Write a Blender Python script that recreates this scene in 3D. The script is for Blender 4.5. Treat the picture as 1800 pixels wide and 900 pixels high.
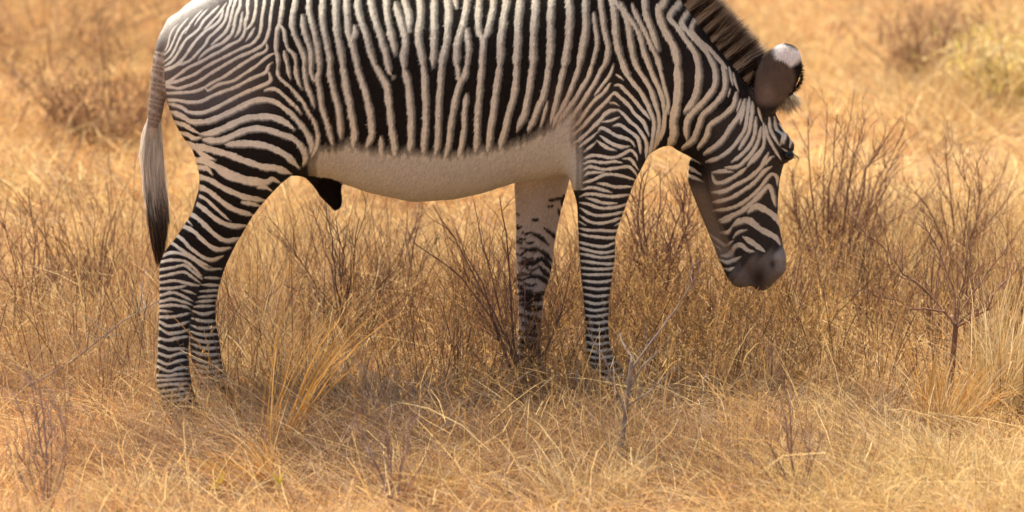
import bpy, math, random
import numpy as np
from mathutils import Vector

random.seed(7)
rng = np.random.default_rng(11)
sc = bpy.context.scene
for o in list(bpy.data.objects):
    bpy.data.objects.remove(o)

# ------------------------------------------------------------------ camera, sky, sun, exposure
CAM_D, CAM_H, AIM_Z = 14.0, 2.9, 0.51
FPX = 7384.0                                   # focal length in units of a 1800 px wide picture
cam = bpy.data.objects.new('camera', bpy.data.cameras.new('camera'))
sc.collection.objects.link(cam); sc.camera = cam
cam.location = (0, -CAM_D, CAM_H)
PITCH = math.atan2(CAM_H - AIM_Z, CAM_D)
cam.rotation_euler = (math.pi / 2 - PITCH, 0, 0)
cam.data.sensor_width = 36.0
cam.data.lens = 36.0 * FPX / 1800.0
cam.data.clip_end = 3000
cam.data.dof.use_dof = True
cam.data.dof.focus_distance = 14.1
cam.data.dof.aperture_fstop = 2.7

SUN_EL, SUN_AZ = math.radians(71), math.radians(-35)    # azimuth from +Y, towards +X
w = bpy.data.worlds.new('World'); sc.world = w; w.use_nodes = True
nt = w.node_tree; nt.nodes.clear()
wo = nt.nodes.new('ShaderNodeOutputWorld'); bg = nt.nodes.new('ShaderNodeBackground')
sky = nt.nodes.new('ShaderNodeTexSky'); sky.sky_type = 'NISHITA'; sky.sun_disc = False
sky.sun_elevation = SUN_EL; sky.sun_rotation = SUN_AZ
sky.dust_density = 4.0; sky.air_density = 0.8
bg.inputs['Strength'].default_value = 0.14
nt.links.new(sky.outputs[0], bg.inputs[0]); nt.links.new(bg.outputs[0], wo.inputs[0])
sun = bpy.data.objects.new('sun', bpy.data.lights.new('sun', 'SUN'))
sc.collection.objects.link(sun)
sun.data.energy = 4.4; sun.data.angle = math.radians(0.6); sun.data.color = (1.0, 0.92, 0.80)
to_sun = Vector((math.sin(SUN_AZ) * math.cos(SUN_EL), math.cos(SUN_AZ) * math.cos(SUN_EL), math.sin(SUN_EL)))
sun.rotation_euler = to_sun.to_track_quat('Z', 'Y').to_euler()
sc.view_settings.view_transform = 'Standard'; sc.view_settings.look = 'None'
sc.view_settings.gamma = 1.0; sc.view_settings.exposure = 0.66
sc.render.engine = 'CYCLES'
sc.cycles.max_bounces = 4; sc.cycles.diffuse_bounces = 3; sc.cycles.glossy_bounces = 1; sc.cycles.transparent_max_bounces = 4

# ------------------------------------------------------------------ measuring helpers
CP, SP = math.cos(PITCH), math.sin(PITCH)
def ray(u, v):
    a, b = (u - 900.0) / FPX, (450.0 - v) / FPX
    return a, CP + b * SP, -SP + b * CP           # x, y, z of direction
def plane(u, v, y=0.0):
    """point of the vertical plane at depth y that shows at photo position (u, v)"""
    dx, dy, dz = ray(u, v); t = (y + CAM_D) / dy
    return dx * t, y, CAM_H + dz * t
def ground(u, v):
    dx, dy, dz = ray(u, v); t = -CAM_H / dz
    return dx * t, dy * t - CAM_D, 0.0
def photo(x, y, z):
    yy, zz = y + CAM_D, z - CAM_H
    d = yy * CP - zz * SP
    return 900.0 + FPX * x / d, 450.0 - FPX * (yy * SP + zz * CP) / d

def mat(name, rough=0.8):
    m = bpy.data.materials.new(name); m.use_nodes = True
    n = m.node_tree; b = n.nodes['Principled BSDF']; b.inputs['Roughness'].default_value = rough
    return m, n, b
def link(o, parent=None):
    sc.collection.objects.link(o)
    if parent is not None: o.parent = parent
    return o
def tag(o, label=None, cat=None, group=None, kind=None):
    if label: o['label'] = label
    if cat: o['category'] = cat
    if group: o['group'] = group
    if kind: o['kind'] = kind
    return o
def empty(name, loc):
    e = bpy.data.objects.new(name, None); e.location = loc; e.empty_display_size = 0.1
    return link(e)
def mesh_np(name, V, faces, material=None, smooth=False, cols=None, attrs=None):
    """faces: list of int arrays (n,3) / (n,4)"""
    me = bpy.data.meshes.new(name)
    V = np.ascontiguousarray(V, dtype=np.float32)
    me.vertices.add(len(V)); me.vertices.foreach_set('co', V.ravel())
    li = np.concatenate([f.ravel() for f in faces]).astype(np.int32)
    tot = np.concatenate([np.full(len(f), f.shape[1], np.int32) for f in faces])
    st = np.concatenate([[0], np.cumsum(tot)[:-1]]).astype(np.int32)
    me.loops.add(len(li)); me.loops.foreach_set('vertex_index', li)
    me.polygons.add(len(tot)); me.polygons.foreach_set('loop_start', st); me.polygons.foreach_set('loop_total', tot)
    if smooth: me.polygons.foreach_set('use_smooth', np.ones(len(tot), bool))
    me.update(calc_edges=True)
    if cols is not None:
        a = me.color_attributes.new('tone', 'FLOAT_COLOR', 'POINT')
        c = np.ones((len(V), 4), np.float32); c[:, :3] = cols
        a.data.foreach_set('color', c.ravel())
    for k, val in (attrs or {}).items():
        if val.ndim == 1:
            a = me.attributes.new(k, 'FLOAT', 'POINT'); a.data.foreach_set('value', val.astype(np.float32))
        else:
            a = me.color_attributes.new(k, 'FLOAT_COLOR', 'POINT')
            c = np.ones((len(V), 4), np.float32); c[:, :3] = val
            a.data.foreach_set('color', c.ravel())
    if material: me.materials.append(material)
    return me

# ------------------------------------------------------------------ vegetation materials
def veg_mat(name, transl=0.25):
    m = bpy.data.materials.new(name); m.use_nodes = True; n = m.node_tree; n.nodes.remove(n.nodes['Principled BSDF'])
    at = n.nodes.new('ShaderNodeAttribute'); at.attribute_name = 'tone'
    d = n.nodes.new('ShaderNodeBsdfDiffuse'); out = n.nodes['Material Output']
    n.links.new(at.outputs['Color'], d.inputs['Color'])
    if transl:
        tr = n.nodes.new('ShaderNodeBsdfTranslucent'); mx = n.nodes.new('ShaderNodeMixShader')
        mx.inputs[0].default_value = transl
        n.links.new(at.outputs['Color'], tr.inputs['Color'])
        n.links.new(d.outputs[0], mx.inputs[1]); n.links.new(tr.outputs[0], mx.inputs[2]); n.links.new(mx.outputs[0], out.inputs['Surface'])
    else: n.links.new(d.outputs[0], out.inputs['Surface'])
    return m
M_grass = veg_mat('dry_grass_straw', 0.45)
def bark(name, c1, c2):
    m, n, b = mat(name, 0.85)
    nz = n.nodes.new('ShaderNodeTexNoise'); nz.inputs['Scale'].default_value = 40; nz.inputs['Detail'].default_value = 4
    cr = n.nodes.new('ShaderNodeValToRGB'); cr.color_ramp.elements[0].position = 0.35; cr.color_ramp.elements[1].position = 0.7
    cr.color_ramp.elements[0].color = (*c1, 1); cr.color_ramp.elements[1].color = (*c2, 1)
    tc = n.nodes.new('ShaderNodeTexCoord')
    n.links.new(tc.outputs['Object'], nz.inputs['Vector']); n.links.new(nz.outputs['Fac'], cr.inputs[0])
    n.links.new(cr.outputs[0], b.inputs['Base Color'])
    bp = n.nodes.new('ShaderNodeBump'); bp.inputs['Strength'].default_value = 0.4; bp.inputs['Distance'].default_value = 0.004
    n.links.new(nz.outputs['Fac'], bp.inputs['Height']); n.links.new(bp.outputs[0], b.inputs['Normal'])
    return m
M_brown = bark('brown_bark', (0.11, 0.058, 0.033), (0.25, 0.14, 0.085))
M_red = bark('reddish_bark', (0.16, 0.07, 0.038), (0.34, 0.175, 0.105))
M_grey = bark('grey_dead_wood', (0.20, 0.155, 0.12), (0.40, 0.32, 0.25))
M_pink = bark('pale_pinkish_bark', (0.24, 0.15, 0.11), (0.42, 0.29, 0.22))

# ------------------------------------------------------------------ ground
def hills(x, y):
    return 0.018 * np.sin(1.7 * x + 0.6) * np.cos(1.3 * y) + 0.012 * np.sin(3.9 * x + 2.1 * y)
def make_ground():
    gx = np.concatenate([np.linspace(-800, -12, 14), np.linspace(-8, 8, 161), np.linspace(12, 800, 14)])
    gy = np.concatenate([np.linspace(-400, -8, 8), np.linspace(-5, 24, 241), np.linspace(30, 2200, 16)])
    X, Y = np.meshgrid(gx, gy, indexing='ij')
    near = ((np.abs(X) < 10) & (Y > -6) & (Y < 26)).astype(float)
    Z = (hills(X, Y) + 0.010 * rng.standard_normal(X.shape)) * near - 0.015
    V = np.stack([X, Y, Z], -1).reshape(-1, 3)
    n0, n1 = X.shape
    i = np.arange(n0 * n1).reshape(n0, n1)
    F = np.stack([i[:-1, :-1], i[1:, :-1], i[1:, 1:], i[:-1, 1:]], -1).reshape(-1, 4)
    m, n, b = mat('dry_red_soil', 0.95)
    tc = n.nodes.new('ShaderNodeTexCoord')
    nz = n.nodes.new('ShaderNodeTexNoise'); nz.inputs['Scale'].default_value = 2.2; nz.inputs['Detail'].default_value = 8
    n2 = n.nodes.new('ShaderNodeTexNoise'); n2.inputs['Scale'].default_value = 60; n2.inputs['Detail'].default_value = 6
    cr = n.nodes.new('ShaderNodeValToRGB')
    cr.color_ramp.elements[0].position = 0.3; cr.color_ramp.elements[0].color = (0.40, 0.205, 0.09, 1)
    cr.color_ramp.elements[1].position = 0.7; cr.color_ramp.elements[1].color = (0.56, 0.36, 0.165, 1)
    mx = n.nodes.new('ShaderNodeMath'); mx.operation = 'MULTIPLY_ADD'; mx.inputs[1].default_value = 0.35; 
    n.links.new(tc.outputs['Object'], nz.inputs['Vector']); n.links.new(tc.outputs['Object'], n2.inputs['Vector'])
    n.links.new(n2.outputs['Fac'], mx.inputs[0]); n.links.new(nz.outputs['Fac'], mx.inputs[2])
    sb = n.nodes.new('ShaderNodeMath'); sb.operation = 'SUBTRACT'; sb.inputs[1].default_value = 0.17
    n.links.new(mx.outputs[0], sb.inputs[0]); n.links.new(sb.outputs[0], cr.inputs[0])
    n.links.new(cr.outputs[0], b.inputs['Base Color'])
    bp = n.nodes.new('ShaderNodeBump'); bp.inputs['Strength'].default_value = 0.8; bp.inputs['Distance'].default_value = 0.02
    n.links.new(n2.outputs['Fac'], bp.inputs['Height']); n.links.new(bp.outputs[0], b.inputs['Normal'])
    o = link(bpy.data.objects.new('ground', mesh_np('ground', V, [F], m, True)))
    tag(o, 'dry reddish soil under the straw coloured grass', kind='structure')
make_ground()

# ================================================================== ZEBRA
# ---- stripes: centre lines of the pale bands, traced tile by tile (origin u, origin v, scale)
TILES = dict(A=(260, 0, 7.5), B=(280, 100, 7.5), C=(460, 0, 7.5), D=(460, 110, 7.5), E=(460, 200, 7.5), F=(300, 200, 7.5),
             G=(260, 300, 6.4286), H=(260, 430, 3.0), I=(680, 0, 7.5), J=(680, 110, 4.7375), K=(900, 0, 7.5), L=(900, 110, 7.5),
             M=(1000, 100, 9.0), N=(990, 180, 9.0), O=(980, 260, 5.625), P=(880, 320, 2.25), Q=(1060, 0, 7.5), R=(1140, 100, 5.0),
             S=(1220, 180, 5.0), T=(1200, 260, 6.43), U=(1220, 380, 6.43), X=(0, 0, 1.0))
NEAR = """
A 2.6 2 262,590 290,470 340,380 400,310
A 3 2 285,650 340,530 395,410 450,320 540,220
A 3 2 495,435 540,330 620,230 720,130
A 3.4 2 300,740 360,640 420,510 480,400 560,300
A 3 2 610,330 660,260 740,170 800,110
A 4 2 310,810 400,690 500,530 600,440 680,360 740,270 830,180 930,70
A 3.6 2 730,385 800,330 880,240 960,140 1030,30
A 4.4 2 340,870 460,770 560,630 660,500 760,400 870,340 950,250 995,130
A 4.4 2 300,900 390,850 470,830 570,780 660,690 750,590 800,490 900,410 990,310 1035,210 1060,90 1090,0
A 4.4 2.5 835,585 920,510 1010,430 1070,310 1105,190 1130,80 1150,0
A 4.6 2.5 665,775 760,690 870,610 980,560 1070,480 1110,420 1140,300 1170,190 1210,90 1220,0
A 4.6 2.5 1140,485 1190,410 1225,300 1245,160
A 4.6 2.5 300,1055 400,975 520,890 650,830 760,780 860,720 980,650 1090,580 1190,530 1245,470 1275,390 1285,300 1310,190 1310,80 1320,0
A 4.6 2.5 1290,395 1360,320 1395,220 1415,100 1425,0
A 4.8 2.5 1280,545 1350,460 1410,355
A 4.8 2.5 370,1070 500,1020 630,965 740,890 870,820 1000,750 1140,680 1270,620 1370,580 1450,490 1485,390 1490,270 1515,130 1530,0
A 4.8 2.5 305,1140 410,1160 550,1120 680,1060 830,960 950,890 1090,810 1220,740 1340,690 1440,640 1510,590 1560,510 1590,390 1610,250 1630,110 1640,0
A 4.6 2.5 340,1220 480,1220 630,1200 740,1150 850,1080 980,1020 1160,900 1290,810 1420,730 1520,690 1565,640 1565,575
A 4.6 2.5 750,1150 790,1190 930,1110 1110,1060 1250,980 1380,890 1500,800 1620,720 1690,690
B 5.2 3 220,570 360,590 560,580 700,510 860,440 1000,390 1160,310 1300,240 1400,190 1440,110 1490,70
B 5.8 3.5 1440,200 1460,290 1420,340 1300,400 1100,480 900,580 740,670 600,720 480,730 370,710 280,660
B 6 4 1385,440 1490,410 1580,450 1700,560 1800,660 1865,735
C 5 5 270,0 255,150 230,310 190,400 178,540 175,650 205,740 210,890
C 5 4 230,320 285,390 300,520 345,630 420,720 445,890
C 5 5 290,660 310,780 340,890
C 6 7 430,0 395,150 385,300 420,440 490,600 545,760 555,890
C 5.6 7 520,190 535,350 590,530 640,720 650,890
C 6.2 7 605,0 610,120 650,300 700,520 740,720 760,890
C 6.8 7 790,0 785,180 810,400 850,580 880,750 890,890
C 7.2 8 955,0 955,200 980,420 1020,620 1055,890
C 6.8 8 1100,0 1110,200 1125,420 1165,530 1200,680 1240,800 1275,890
C 5.5 7 1215,330 1220,430 1170,540
C 7 8 1250,0 1270,180 1340,380 1400,600 1450,780 1500,890
C 7 8 1425,0 1460,200 1540,420 1600,640 1650,850 1690,960 1720,990
C 7 8 1620,0 1640,200 1690,450 1745,690
D 5.5 4 205,50 215,170 290,250 380,320 470,430 550,540 610,640 690,760 720,890 735,980 720,1090 660,1230
D 5.2 5 325,0 340,100 370,200
D 5.2 5 430,0 450,150 500,290 530,330
D 5.8 5 540,0 560,150 590,300 640,430 685,570
D 5 5 635,0 645,130 680,230 720,215
D 6.2 6 750,0 755,110 725,200 750,350 775,520 810,660 870,820 880,890 905,970 930,1080
D 6.8 7 880,0 890,150 930,320 980,520 1010,700 1030,890 1035,980
D 9 6 1045,0 1080,180 1120,400 1160,600 1200,800 1210,900 1205,1030 1200,1110
D 9 6 1235,0 1300,200 1360,400 1410,600 1440,860 1450,940 1380,1100
D 9.4 6 1470,0 1560,150 1640,300 1660,500 1690,700 1700,860 1730,1020 1750,1220
E 7 5 1570,290 1575,420 1570,560
B 8.6 5 290,770 400,840 520,850 700,820 900,740 1080,650 1200,590 1320,560 1450,570 1560,610 1680,700 1790,800 1880,910 1950,1020 2000,1130 1990,1260
F 7.5 4 150,20 260,100 330,115
F 7.5 4 170,140 260,200 370,260
F 7 4 210,270 300,320 400,310
F 10.4 5 390,265 520,250 700,180 850,110 1000,50 1150,30 1300,30 1430,70 1560,140 1620,190
F 10.4 5 420,340 560,350 700,330 850,260 1000,210 1150,190 1300,210 1450,260 1580,300 1680,380 1750,480 1770,600 1740,660
F 11 5 730,405 900,390 1080,390 1250,420 1400,480 1530,550 1620,640 1680,700
F 11.4 4 330,430 450,450 600,490 800,550 1000,620 1200,690 1350,700 1500,750 1580,780
F 8 4 300,420 360,480 430,540
F 11.4 4 340,600 460,620 600,700 800,780 960,850 1100,880 1250,880
F 8 4 370,700 480,720 540,790
G 9.5 4 780,0 900,60 1050,110 1200,140 1330,130 1400,90 1490,130
G 9.6 4 590,70 700,100 820,170 950,240 1080,290 1200,310 1320,330
G 7 3 1240,190 1330,190 1400,230
G 7 3 1050,350 1180,370 1280,400
G 9 4 600,190 700,240 800,320 900,400 1030,450 1150,490 1200,510
G 5 3 580,280 680,340 770,430 850,500 930,560
G 8.4 4 555,370 650,440 750,530 860,590 980,620 1110,620
G 8 4 490,490 600,570 700,670 800,750 900,790 1030,760
G 4 2 440,560 500,620
G 7.2 3 400,630 520,690 600,770 700,850 800,890 930,870
G 6 3 330,735 420,800 480,870 600,960 720,1000 850,960
G 5.4 3 270,820 340,860 430,920 560,1010 700,1080
H 5 2 70,60 130,40 190,50 250,85 320,130 400,110
H 4.6 2 62,90 130,78 190,85 240,120 285,165
H 4.6 2 65,128 130,118 190,108 240,145 300,190
H 4.6 2 68,165 130,152 190,145 240,175 280,205
H 4.6 2 70,198 140,190 220,205 280,215
H 4.6 2 70,232 140,228 200,215
H 4 2 175,235 230,250 260,265
H 4.6 2 72,265 130,252 180,265 240,300
H 4.6 2 72,297 130,285 190,300 235,320
H 4.6 2 72,322 140,316 200,328 225,345
H 3.6 2 70,345 130,350
H 5 2 66,378 130,378 190,368 222,360
H 5 2 62,405 110,428 170,420 220,402
H 5 2 60,440 110,468 170,460 220,442
H 5 2 58,495 110,503 170,488 220,480
H 5 2 56,530 110,548 170,545 220,553
H 4.4 2 55,570 110,587 165,572 215,570
H 4.6 2 52,605 100,628 160,612 215,605
H 4.6 2 48,640 110,667 160,652 215,650
H 4.4 2 44,688 110,692 160,682 218,678
H 4 2 42,716 110,713 220,702
H 4 2 42,745 110,738 220,727
H 4 2 42,775 110,767 225,752
H 4 2 48,802 120,793 230,778
H 4 2 48,830 120,822 240,808
I 8 8 100,20 140,180 200,380 230,560 205,720 215,900
I 7 8 225,0 270,180 290,390
I 8 8 420,0 425,200 405,400 410,560 440,720 470,890
I 7.6 8 610,0 605,300 600,560 598,850
I 8 8 790,0 795,200 785,420 760,600 720,780 700,890
I 5 6 895,0 905,90
I 7.5 8 1040,0 1010,200 960,400 915,560 905,700 900,890
I 6.4 7 1045,375 1055,500 1065,650 1045,890
I 7.5 7 1210,0 1195,200 1200,400 1255,530 1250,720 1235,890
I 7 7 1395,0 1360,200 1320,400 1265,520
I 8.5 8 1560,0 1520,250 1490,500 1480,700 1465,890
I 9 8 1745,0 1715,300 1705,550 1690,890
J 9 7 133,41 165,140 185,300 195,500 195,650 190,740
J 8 7 295,0 310,200 315,450 305,650 300,750
J 7.6 7 455,0 430,250 425,450 415,650 400,760
J 6 5 580,0 590,110 600,160
J 7 7 660,0 640,100 600,170 560,320 530,480 515,640 490,780
J 6.5 6 660,250 640,400 635,550 620,680 590,790
J 8 7 790,0 765,200 750,450 740,640 735,750
J 8 7 930,0 905,220 870,450 850,620 840,740
J 8 7 1080,0 1050,250 1000,450 960,620 940,720
K 8.5 8 295,0 275,300 265,600 255,890
K 9 8 505,0 490,300 490,550 475,890
K 9 8 735,0 745,200 735,450 710,650 670,890
K 8 8 950,0 955,250 945,450 905,650 860,890
K 5.5 5 1075,155 1090,350 1110,550 1085,720 1040,890
K 6.6 6 1160,0 1190,250 1220,450 1260,620 1240,760 1190,890
K 8 7 1310,0 1340,250 1360,450 1400,700 1470,860 1530,960
K 7.6 7 1420,20 1510,300 1550,550 1590,750 1660,890
L 8 7 255,0 230,250 190,480 150,680 60,860
L 7.4 6 465,0 450,200 410,420 340,560 280,720 210,880
L 4.4 4 460,500 430,640 370,830
L 7 6 685,0 640,200 590,420 550,620 510,780
L 6.4 5 885,0 830,180 750,400 680,560 590,720 540,840
L 6 4 1060,0 1000,170 900,350 800,520 680,680 600,800
L 5.8 4 1210,0 1130,170 1030,340 930,500 830,650 740,790
L 4.5 3 1330,10 1280,170 1180,300 1080,430
L 5.4 3 1295,270 1200,400 1080,500 990,620 900,750 800,850
L 5.4 3 1330,400 1260,490 1130,620 1030,730 890,870
L 5.4 3 1390,620 1290,630 1210,690 1150,770 1010,890
M 7 5 790,30 880,230 1000,400 1110,530 1190,660 1250,780 1290,890
M 7.2 5 990,0 1090,200 1200,360 1290,520 1340,680 1390,890
M 7 5 1200,0 1300,250 1400,450 1470,650 1500,890
M 5 3 1350,0 1430,200 1500,450 1560,700 1570,890
M 6.5 3 740,270 800,310 850,350
M 6.4 3 720,450 800,440 880,520 980,630 1080,740 1190,880 1270,980
M 6.4 3 660,620 720,570 780,610 880,710 980,810 1050,890
M 5 3 650,720 710,720 780,765
N 6.2 3 1050,90 1150,200 1220,260 1280,330 1330,450 1350,510
N 6 3 860,100 960,190 1060,300 1150,370 1220,460 1290,580 1320,700 1310,890
N 5.2 2 860,105 760,110 670,160 590,260 480,370 330,520 180,640
N 5 2 540,120 400,280 230,440 120,520
N 5 2 620,300 720,290 800,260 890,220
N 6.2 3 780,370 890,350 1000,420 1100,490 1170,560 1200,680 1220,800
N 6 3 540,460 600,400 700,440 830,520 960,560 1060,600 1120,690
N 4.6 2 540,460 430,560 330,640 240,720
N 6 3 570,520 680,600 800,660 920,700 1040,690
N 6 3 520,600 600,660 720,720 830,750
N 4.4 2 520,620 430,700 320,780
N 6 4 1300,0 1370,150 1420,280 1430,420 1410,600 1380,800 1330,890
N 5.4 3 1430,0 1490,150 1510,320 1500,480 1470,650 1440,750
N 4 2 1560,0 1590,180 1570,380 1530,550 1500,680
N 3.2 2 1640,0 1620,200 1600,400 1550,600
O 5 2 250,110 340,75 430,75 520,90 620,70 720,25 780,80 790,120
O 4.6 2 250,160 340,130 460,140 560,130 640,140
O 5 2 640,100 720,110 770,170 800,215
O 5 2 250,220 330,180 460,210 580,195 700,180 770,240 790,285
O 4.6 2 250,280 320,240 460,240
O 5 2 250,340 360,310 470,265 570,265 680,285 775,315
O 5 2 385,350 480,360 580,385 750,380
O 5 2 240,410 330,390 430,410 540,435
O 5 2 220,480 300,455 430,465 560,475 725,460
O 5 2 280,495 380,520 480,540 590,540
O 5 2 215,540 320,560 430,590 560,585 695,545
O 5 2 215,590 310,640 420,665 540,655 665,620
O 5 2 215,660 310,720 420,745 530,725 645,680
O 4.4 2 205,720 280,760
O 4.4 2 560,770 640,730
O 4.6 2 200,785 310,810 430,815 560,820 625,800
O 4.6 2 200,835 300,870 450,885 580,880 620,870
X 4.4 2 1013,424 1040,431 1064,432 1084,424
X 4.4 2 1013,434 1040,441 1066,443 1086,437
X 4.2 2 1014,445 1040,449 1062,452 1086,449
X 4.4 2 1015,457 1040,460 1068,464 1086,461
X 4.2 2 1015,468 1042,472 1064,473 1084,470
X 4.2 2 1018,480 1046,483 1082,481
X 4.4 2 1020,492 1046,496 1066,494 1080,490
X 4.4 2 1022,504 1046,508 1076,505
X 4.4 2 1024,516 1046,520 1075,517
X 4.6 2 1024,528 1048,533 1076,529
X 4.6 2 1025,540 1048,545 1074,541
X 4.4 2 1025,552 1048,556 1073,551
X 4.6 2 1026,564 1050,568 1073,563
X 4.6 2 1026,576 1050,580 1074,574
X 4.6 2 1026,588 1050,592 1075,588
X 4.6 2 1026,600 1050,604 1077,600
X 4.6 2 1027,612 1050,617 1080,612
X 4.4 2 1027,624 1055,629 1086,624
X 4.2 2 1030,636 1060,641 1092,634
X 4 2 1036,650 1065,652 1100,645
X 4 2 1046,662 1075,663 1108,655
X 4 2 1056,674 1085,674 1114,667
Q 7 6 150,0 270,130 370,270 450,400 500,560 540,700 610,890
Q 6.4 5 370,30 430,180 500,320 580,480 650,640 720,800 760,900
Q 8 7 540,0 550,180 620,350 680,520 715,640
Q 11 7 800,-20 715,110 750,280 830,450 910,600 960,750 975,890
Q 9 6 1010,0 920,110 870,220 960,330 1060,480 1150,600 1210,720 1240,890
Q 8 5 1200,0 1090,170 1030,290 1110,400 1220,520 1330,650 1410,780 1440,890
Q 7 4 1300,120 1200,260 1160,390 1250,500 1380,620 1490,740 1570,830 1630,900
R 12 7 245,60 250,200 240,400 210,560 210,680 170,790
R 9 7 420,0 430,150 420,290 370,410 310,475
R 8 6 540,0 580,120 570,250 500,360 410,460 340,540 325,640 330,720
R 7.6 6 640,50 670,180 650,310 560,430 470,510 430,610 390,720 290,800
R 4 2 720,280 700,350
R 7 5 770,310 740,420 640,520 530,600 500,700 430,800
R 7.4 5 840,370 810,480 740,580 680,680 600,770 480,850
R 4 2 810,370 770,480
R 6 3 880,350 870,500 830,660 740,790 620,880 500,920
R 4.6 2 915,370 905,520 870,680 790,810
R 4 2 740,130 760,220 790,300
R 4 2 700,80 720,150 740,250
S 4 2 450,30 420,130 400,190
S 5 3 520,0 510,120 480,250 440,340 400,410
S 5.6 3 545,130 530,260 490,370 420,450 320,520
S 5.6 3 590,210 560,330 520,420 450,500 380,560 270,570
S 5.4 3 610,180 615,300 600,400 540,470 470,550
S 5 3 630,200 650,300 700,400 760,500
S 5 3 655,130 670,230 720,330 750,380
S 4.6 3 700,120 720,230 780,290 760,370
S 4.4 3 740,180 800,270 785,360
S 4.4 3 800,240 850,320 835,390
S 5 2 770,400 850,450
S 4 2 560,20 580,120 600,170
T 6.4 3 330,270 440,260 560,270
T 7 3 30,175 110,150 190,175
T 7 3 30,265 110,262 200,300
T 6 3 40,345 130,345 220,375
T 6 3 470,215 600,210 700,140 780,60 830,0
T 6 3 730,200 830,110 920,0
T 6.4 3 330,300 370,390 480,380 600,310 720,215
T 6.4 3 320,500 450,490 600,420 750,330 870,230 930,130 970,50
T 6 3 330,610 480,580 620,520 740,440 850,340 930,250 1000,200
T 4.8 2 935,185 990,110 1030,90
T 5.6 3 340,700 520,680 680,610 800,520 900,410 1000,290 1060,330 1070,420
T 7.6 4 400,820 560,760 700,680 840,560 920,470 980,430 1020,540 1040,640
T 11 4 740,720 830,660 920,690 1000,740 1060,800 1080,870
T 8.5 4 570,870 640,820 740,800 850,850
U 10.5 4 430,110 520,50 620,50 720,120 820,180 920,240 970,310
U 6 3 300,70 380,50 430,10
U 6 3 290,180 380,180 430,110
U 5 3 440,240 500,180 590,150
U 10 4 550,230 640,290 720,350 800,400
U 5 3 150,200 260,270 360,320 440,270
U 5 3 210,310 300,370
U 7.6 3 300,440 400,430 460,340 530,320 600,380 680,400
U 6 3 290,480 370,520 450,490 530,450
U 6 3 330,590 420,600 500,560
"""
FARHIND = """
H 5 2 300,130 390,125
H 5 2 290,172 390,176
H 5 2 280,210 385,214
H 4.6 2 270,245 380,238
H 4.6 2 262,275 372,266
H 4.6 2 250,300 362,292
H 4.6 2 240,325 358,321
H 5 2 230,345 290,365 362,348
H 5.4 2 225,385 290,402 368,400
H 5 2 222,420 280,440 370,432
H 5.4 2 222,455 290,475 376,470
H 5.4 2 222,485 290,510 382,508
H 5.4 2 225,520 300,545 386,540
H 5 2 228,558 300,580 390,575
H 5 2 232,592 310,620 394,605
H 5 2 236,625 310,645 400,632
H 4.6 2 240,655 310,670 405,656
H 4.6 2 240,685 320,705 412,680
H 4.2 2 245,715 330,722 420,703
H 4.2 2 270,745 350,745 436,733
H 4.2 2 290,775 370,770 456,760
H 4.2 2 310,805 380,800 476,790
"""
# dark marks on the pale inner side of the far foreleg
FARFRONT = """
P 5 1.5 248,50 242,90
P 5 1.5 228,105 238,135
P 10 1.5 128,147 146,146
P 5 1.5 172,180 200,200 222,225
P 4.5 1.5 120,195 155,215 190,245
P 5 1.5 105,268 140,262 170,275 200,310
P 5 1.5 80,312 128,318 165,302 205,350
P 4.5 1.5 58,365 98,360
P 5 1.5 112,376 150,370 195,405
P 4.5 1.5 58,402 90,410
P 5 1.5 62,436 140,442 190,428
P 5 1.5 150,330 205,385
P 5 1.5 66,465 120,460 180,462
P 5.4 1.5 100,495 165,490
P 4.5 1.5 64,520 90,525
P 5.4 1.5 115,535 168,550
P 5.4 1.5 90,555 150,578
P 5 1.5 62,590 140,600 168,592
P 6 1.5 60,625 150,630
P 6 1.5 60,655 160,660
P 6 1.5 66,690 170,690
P 7 1.5 80,725 190,725
P 7 1.5 80,760 200,755
P 4 1.5 54,118 74,125
P 4 1.5 54,165 78,178
P 4 1.5 54,230 84,240
P 4 1.5 190,70 240,60
P 4 1.5 185,95 205,92
"""
FF_MORE = ''
for i_, v_ in enumerate(range(398, 660, 9)):                      # broken bands down the far foreleg
    a_ = 905 + (i_ * 37 % 23); b_ = a_ + 12 + (i_ * 53 % 26)
    FF_MORE += 'X 2.7 1.2 %d,%d %d,%d %d,%d\n' % (a_, v_, (a_ + b_) // 2, v_ + 2 + i_ % 3, b_, v_ + (i_ * 7 % 5) - 1)
U0, V0, UN, VN = 200, -180, 1260, 980
def strokes(txt):
    for ln in txt.strip().splitlines():
        t = ln.split(); ox, oy, s = TILES[t[0]]
        pts = [tuple(float(c) for c in p.split(',')) for p in t[3:]]
        pts = [(ox + a / s, oy + b / s) for a, b in pts]
        yield float(t[1]), float(t[2]), pts
LEFT_V = [0, 40, 80, 100, 140, 165, 200, 225, 250, 275, 300, 325, 345, 370, 392, 415, 440, 470, 515, 560, 600, 650, 700]
LEFT_U = [345, 300, 290, 298, 298, 303, 315, 327, 335, 344, 350, 351, 350, 340, 325, 310, 290, 280, 281, 280, 278, 275, 285]
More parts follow.
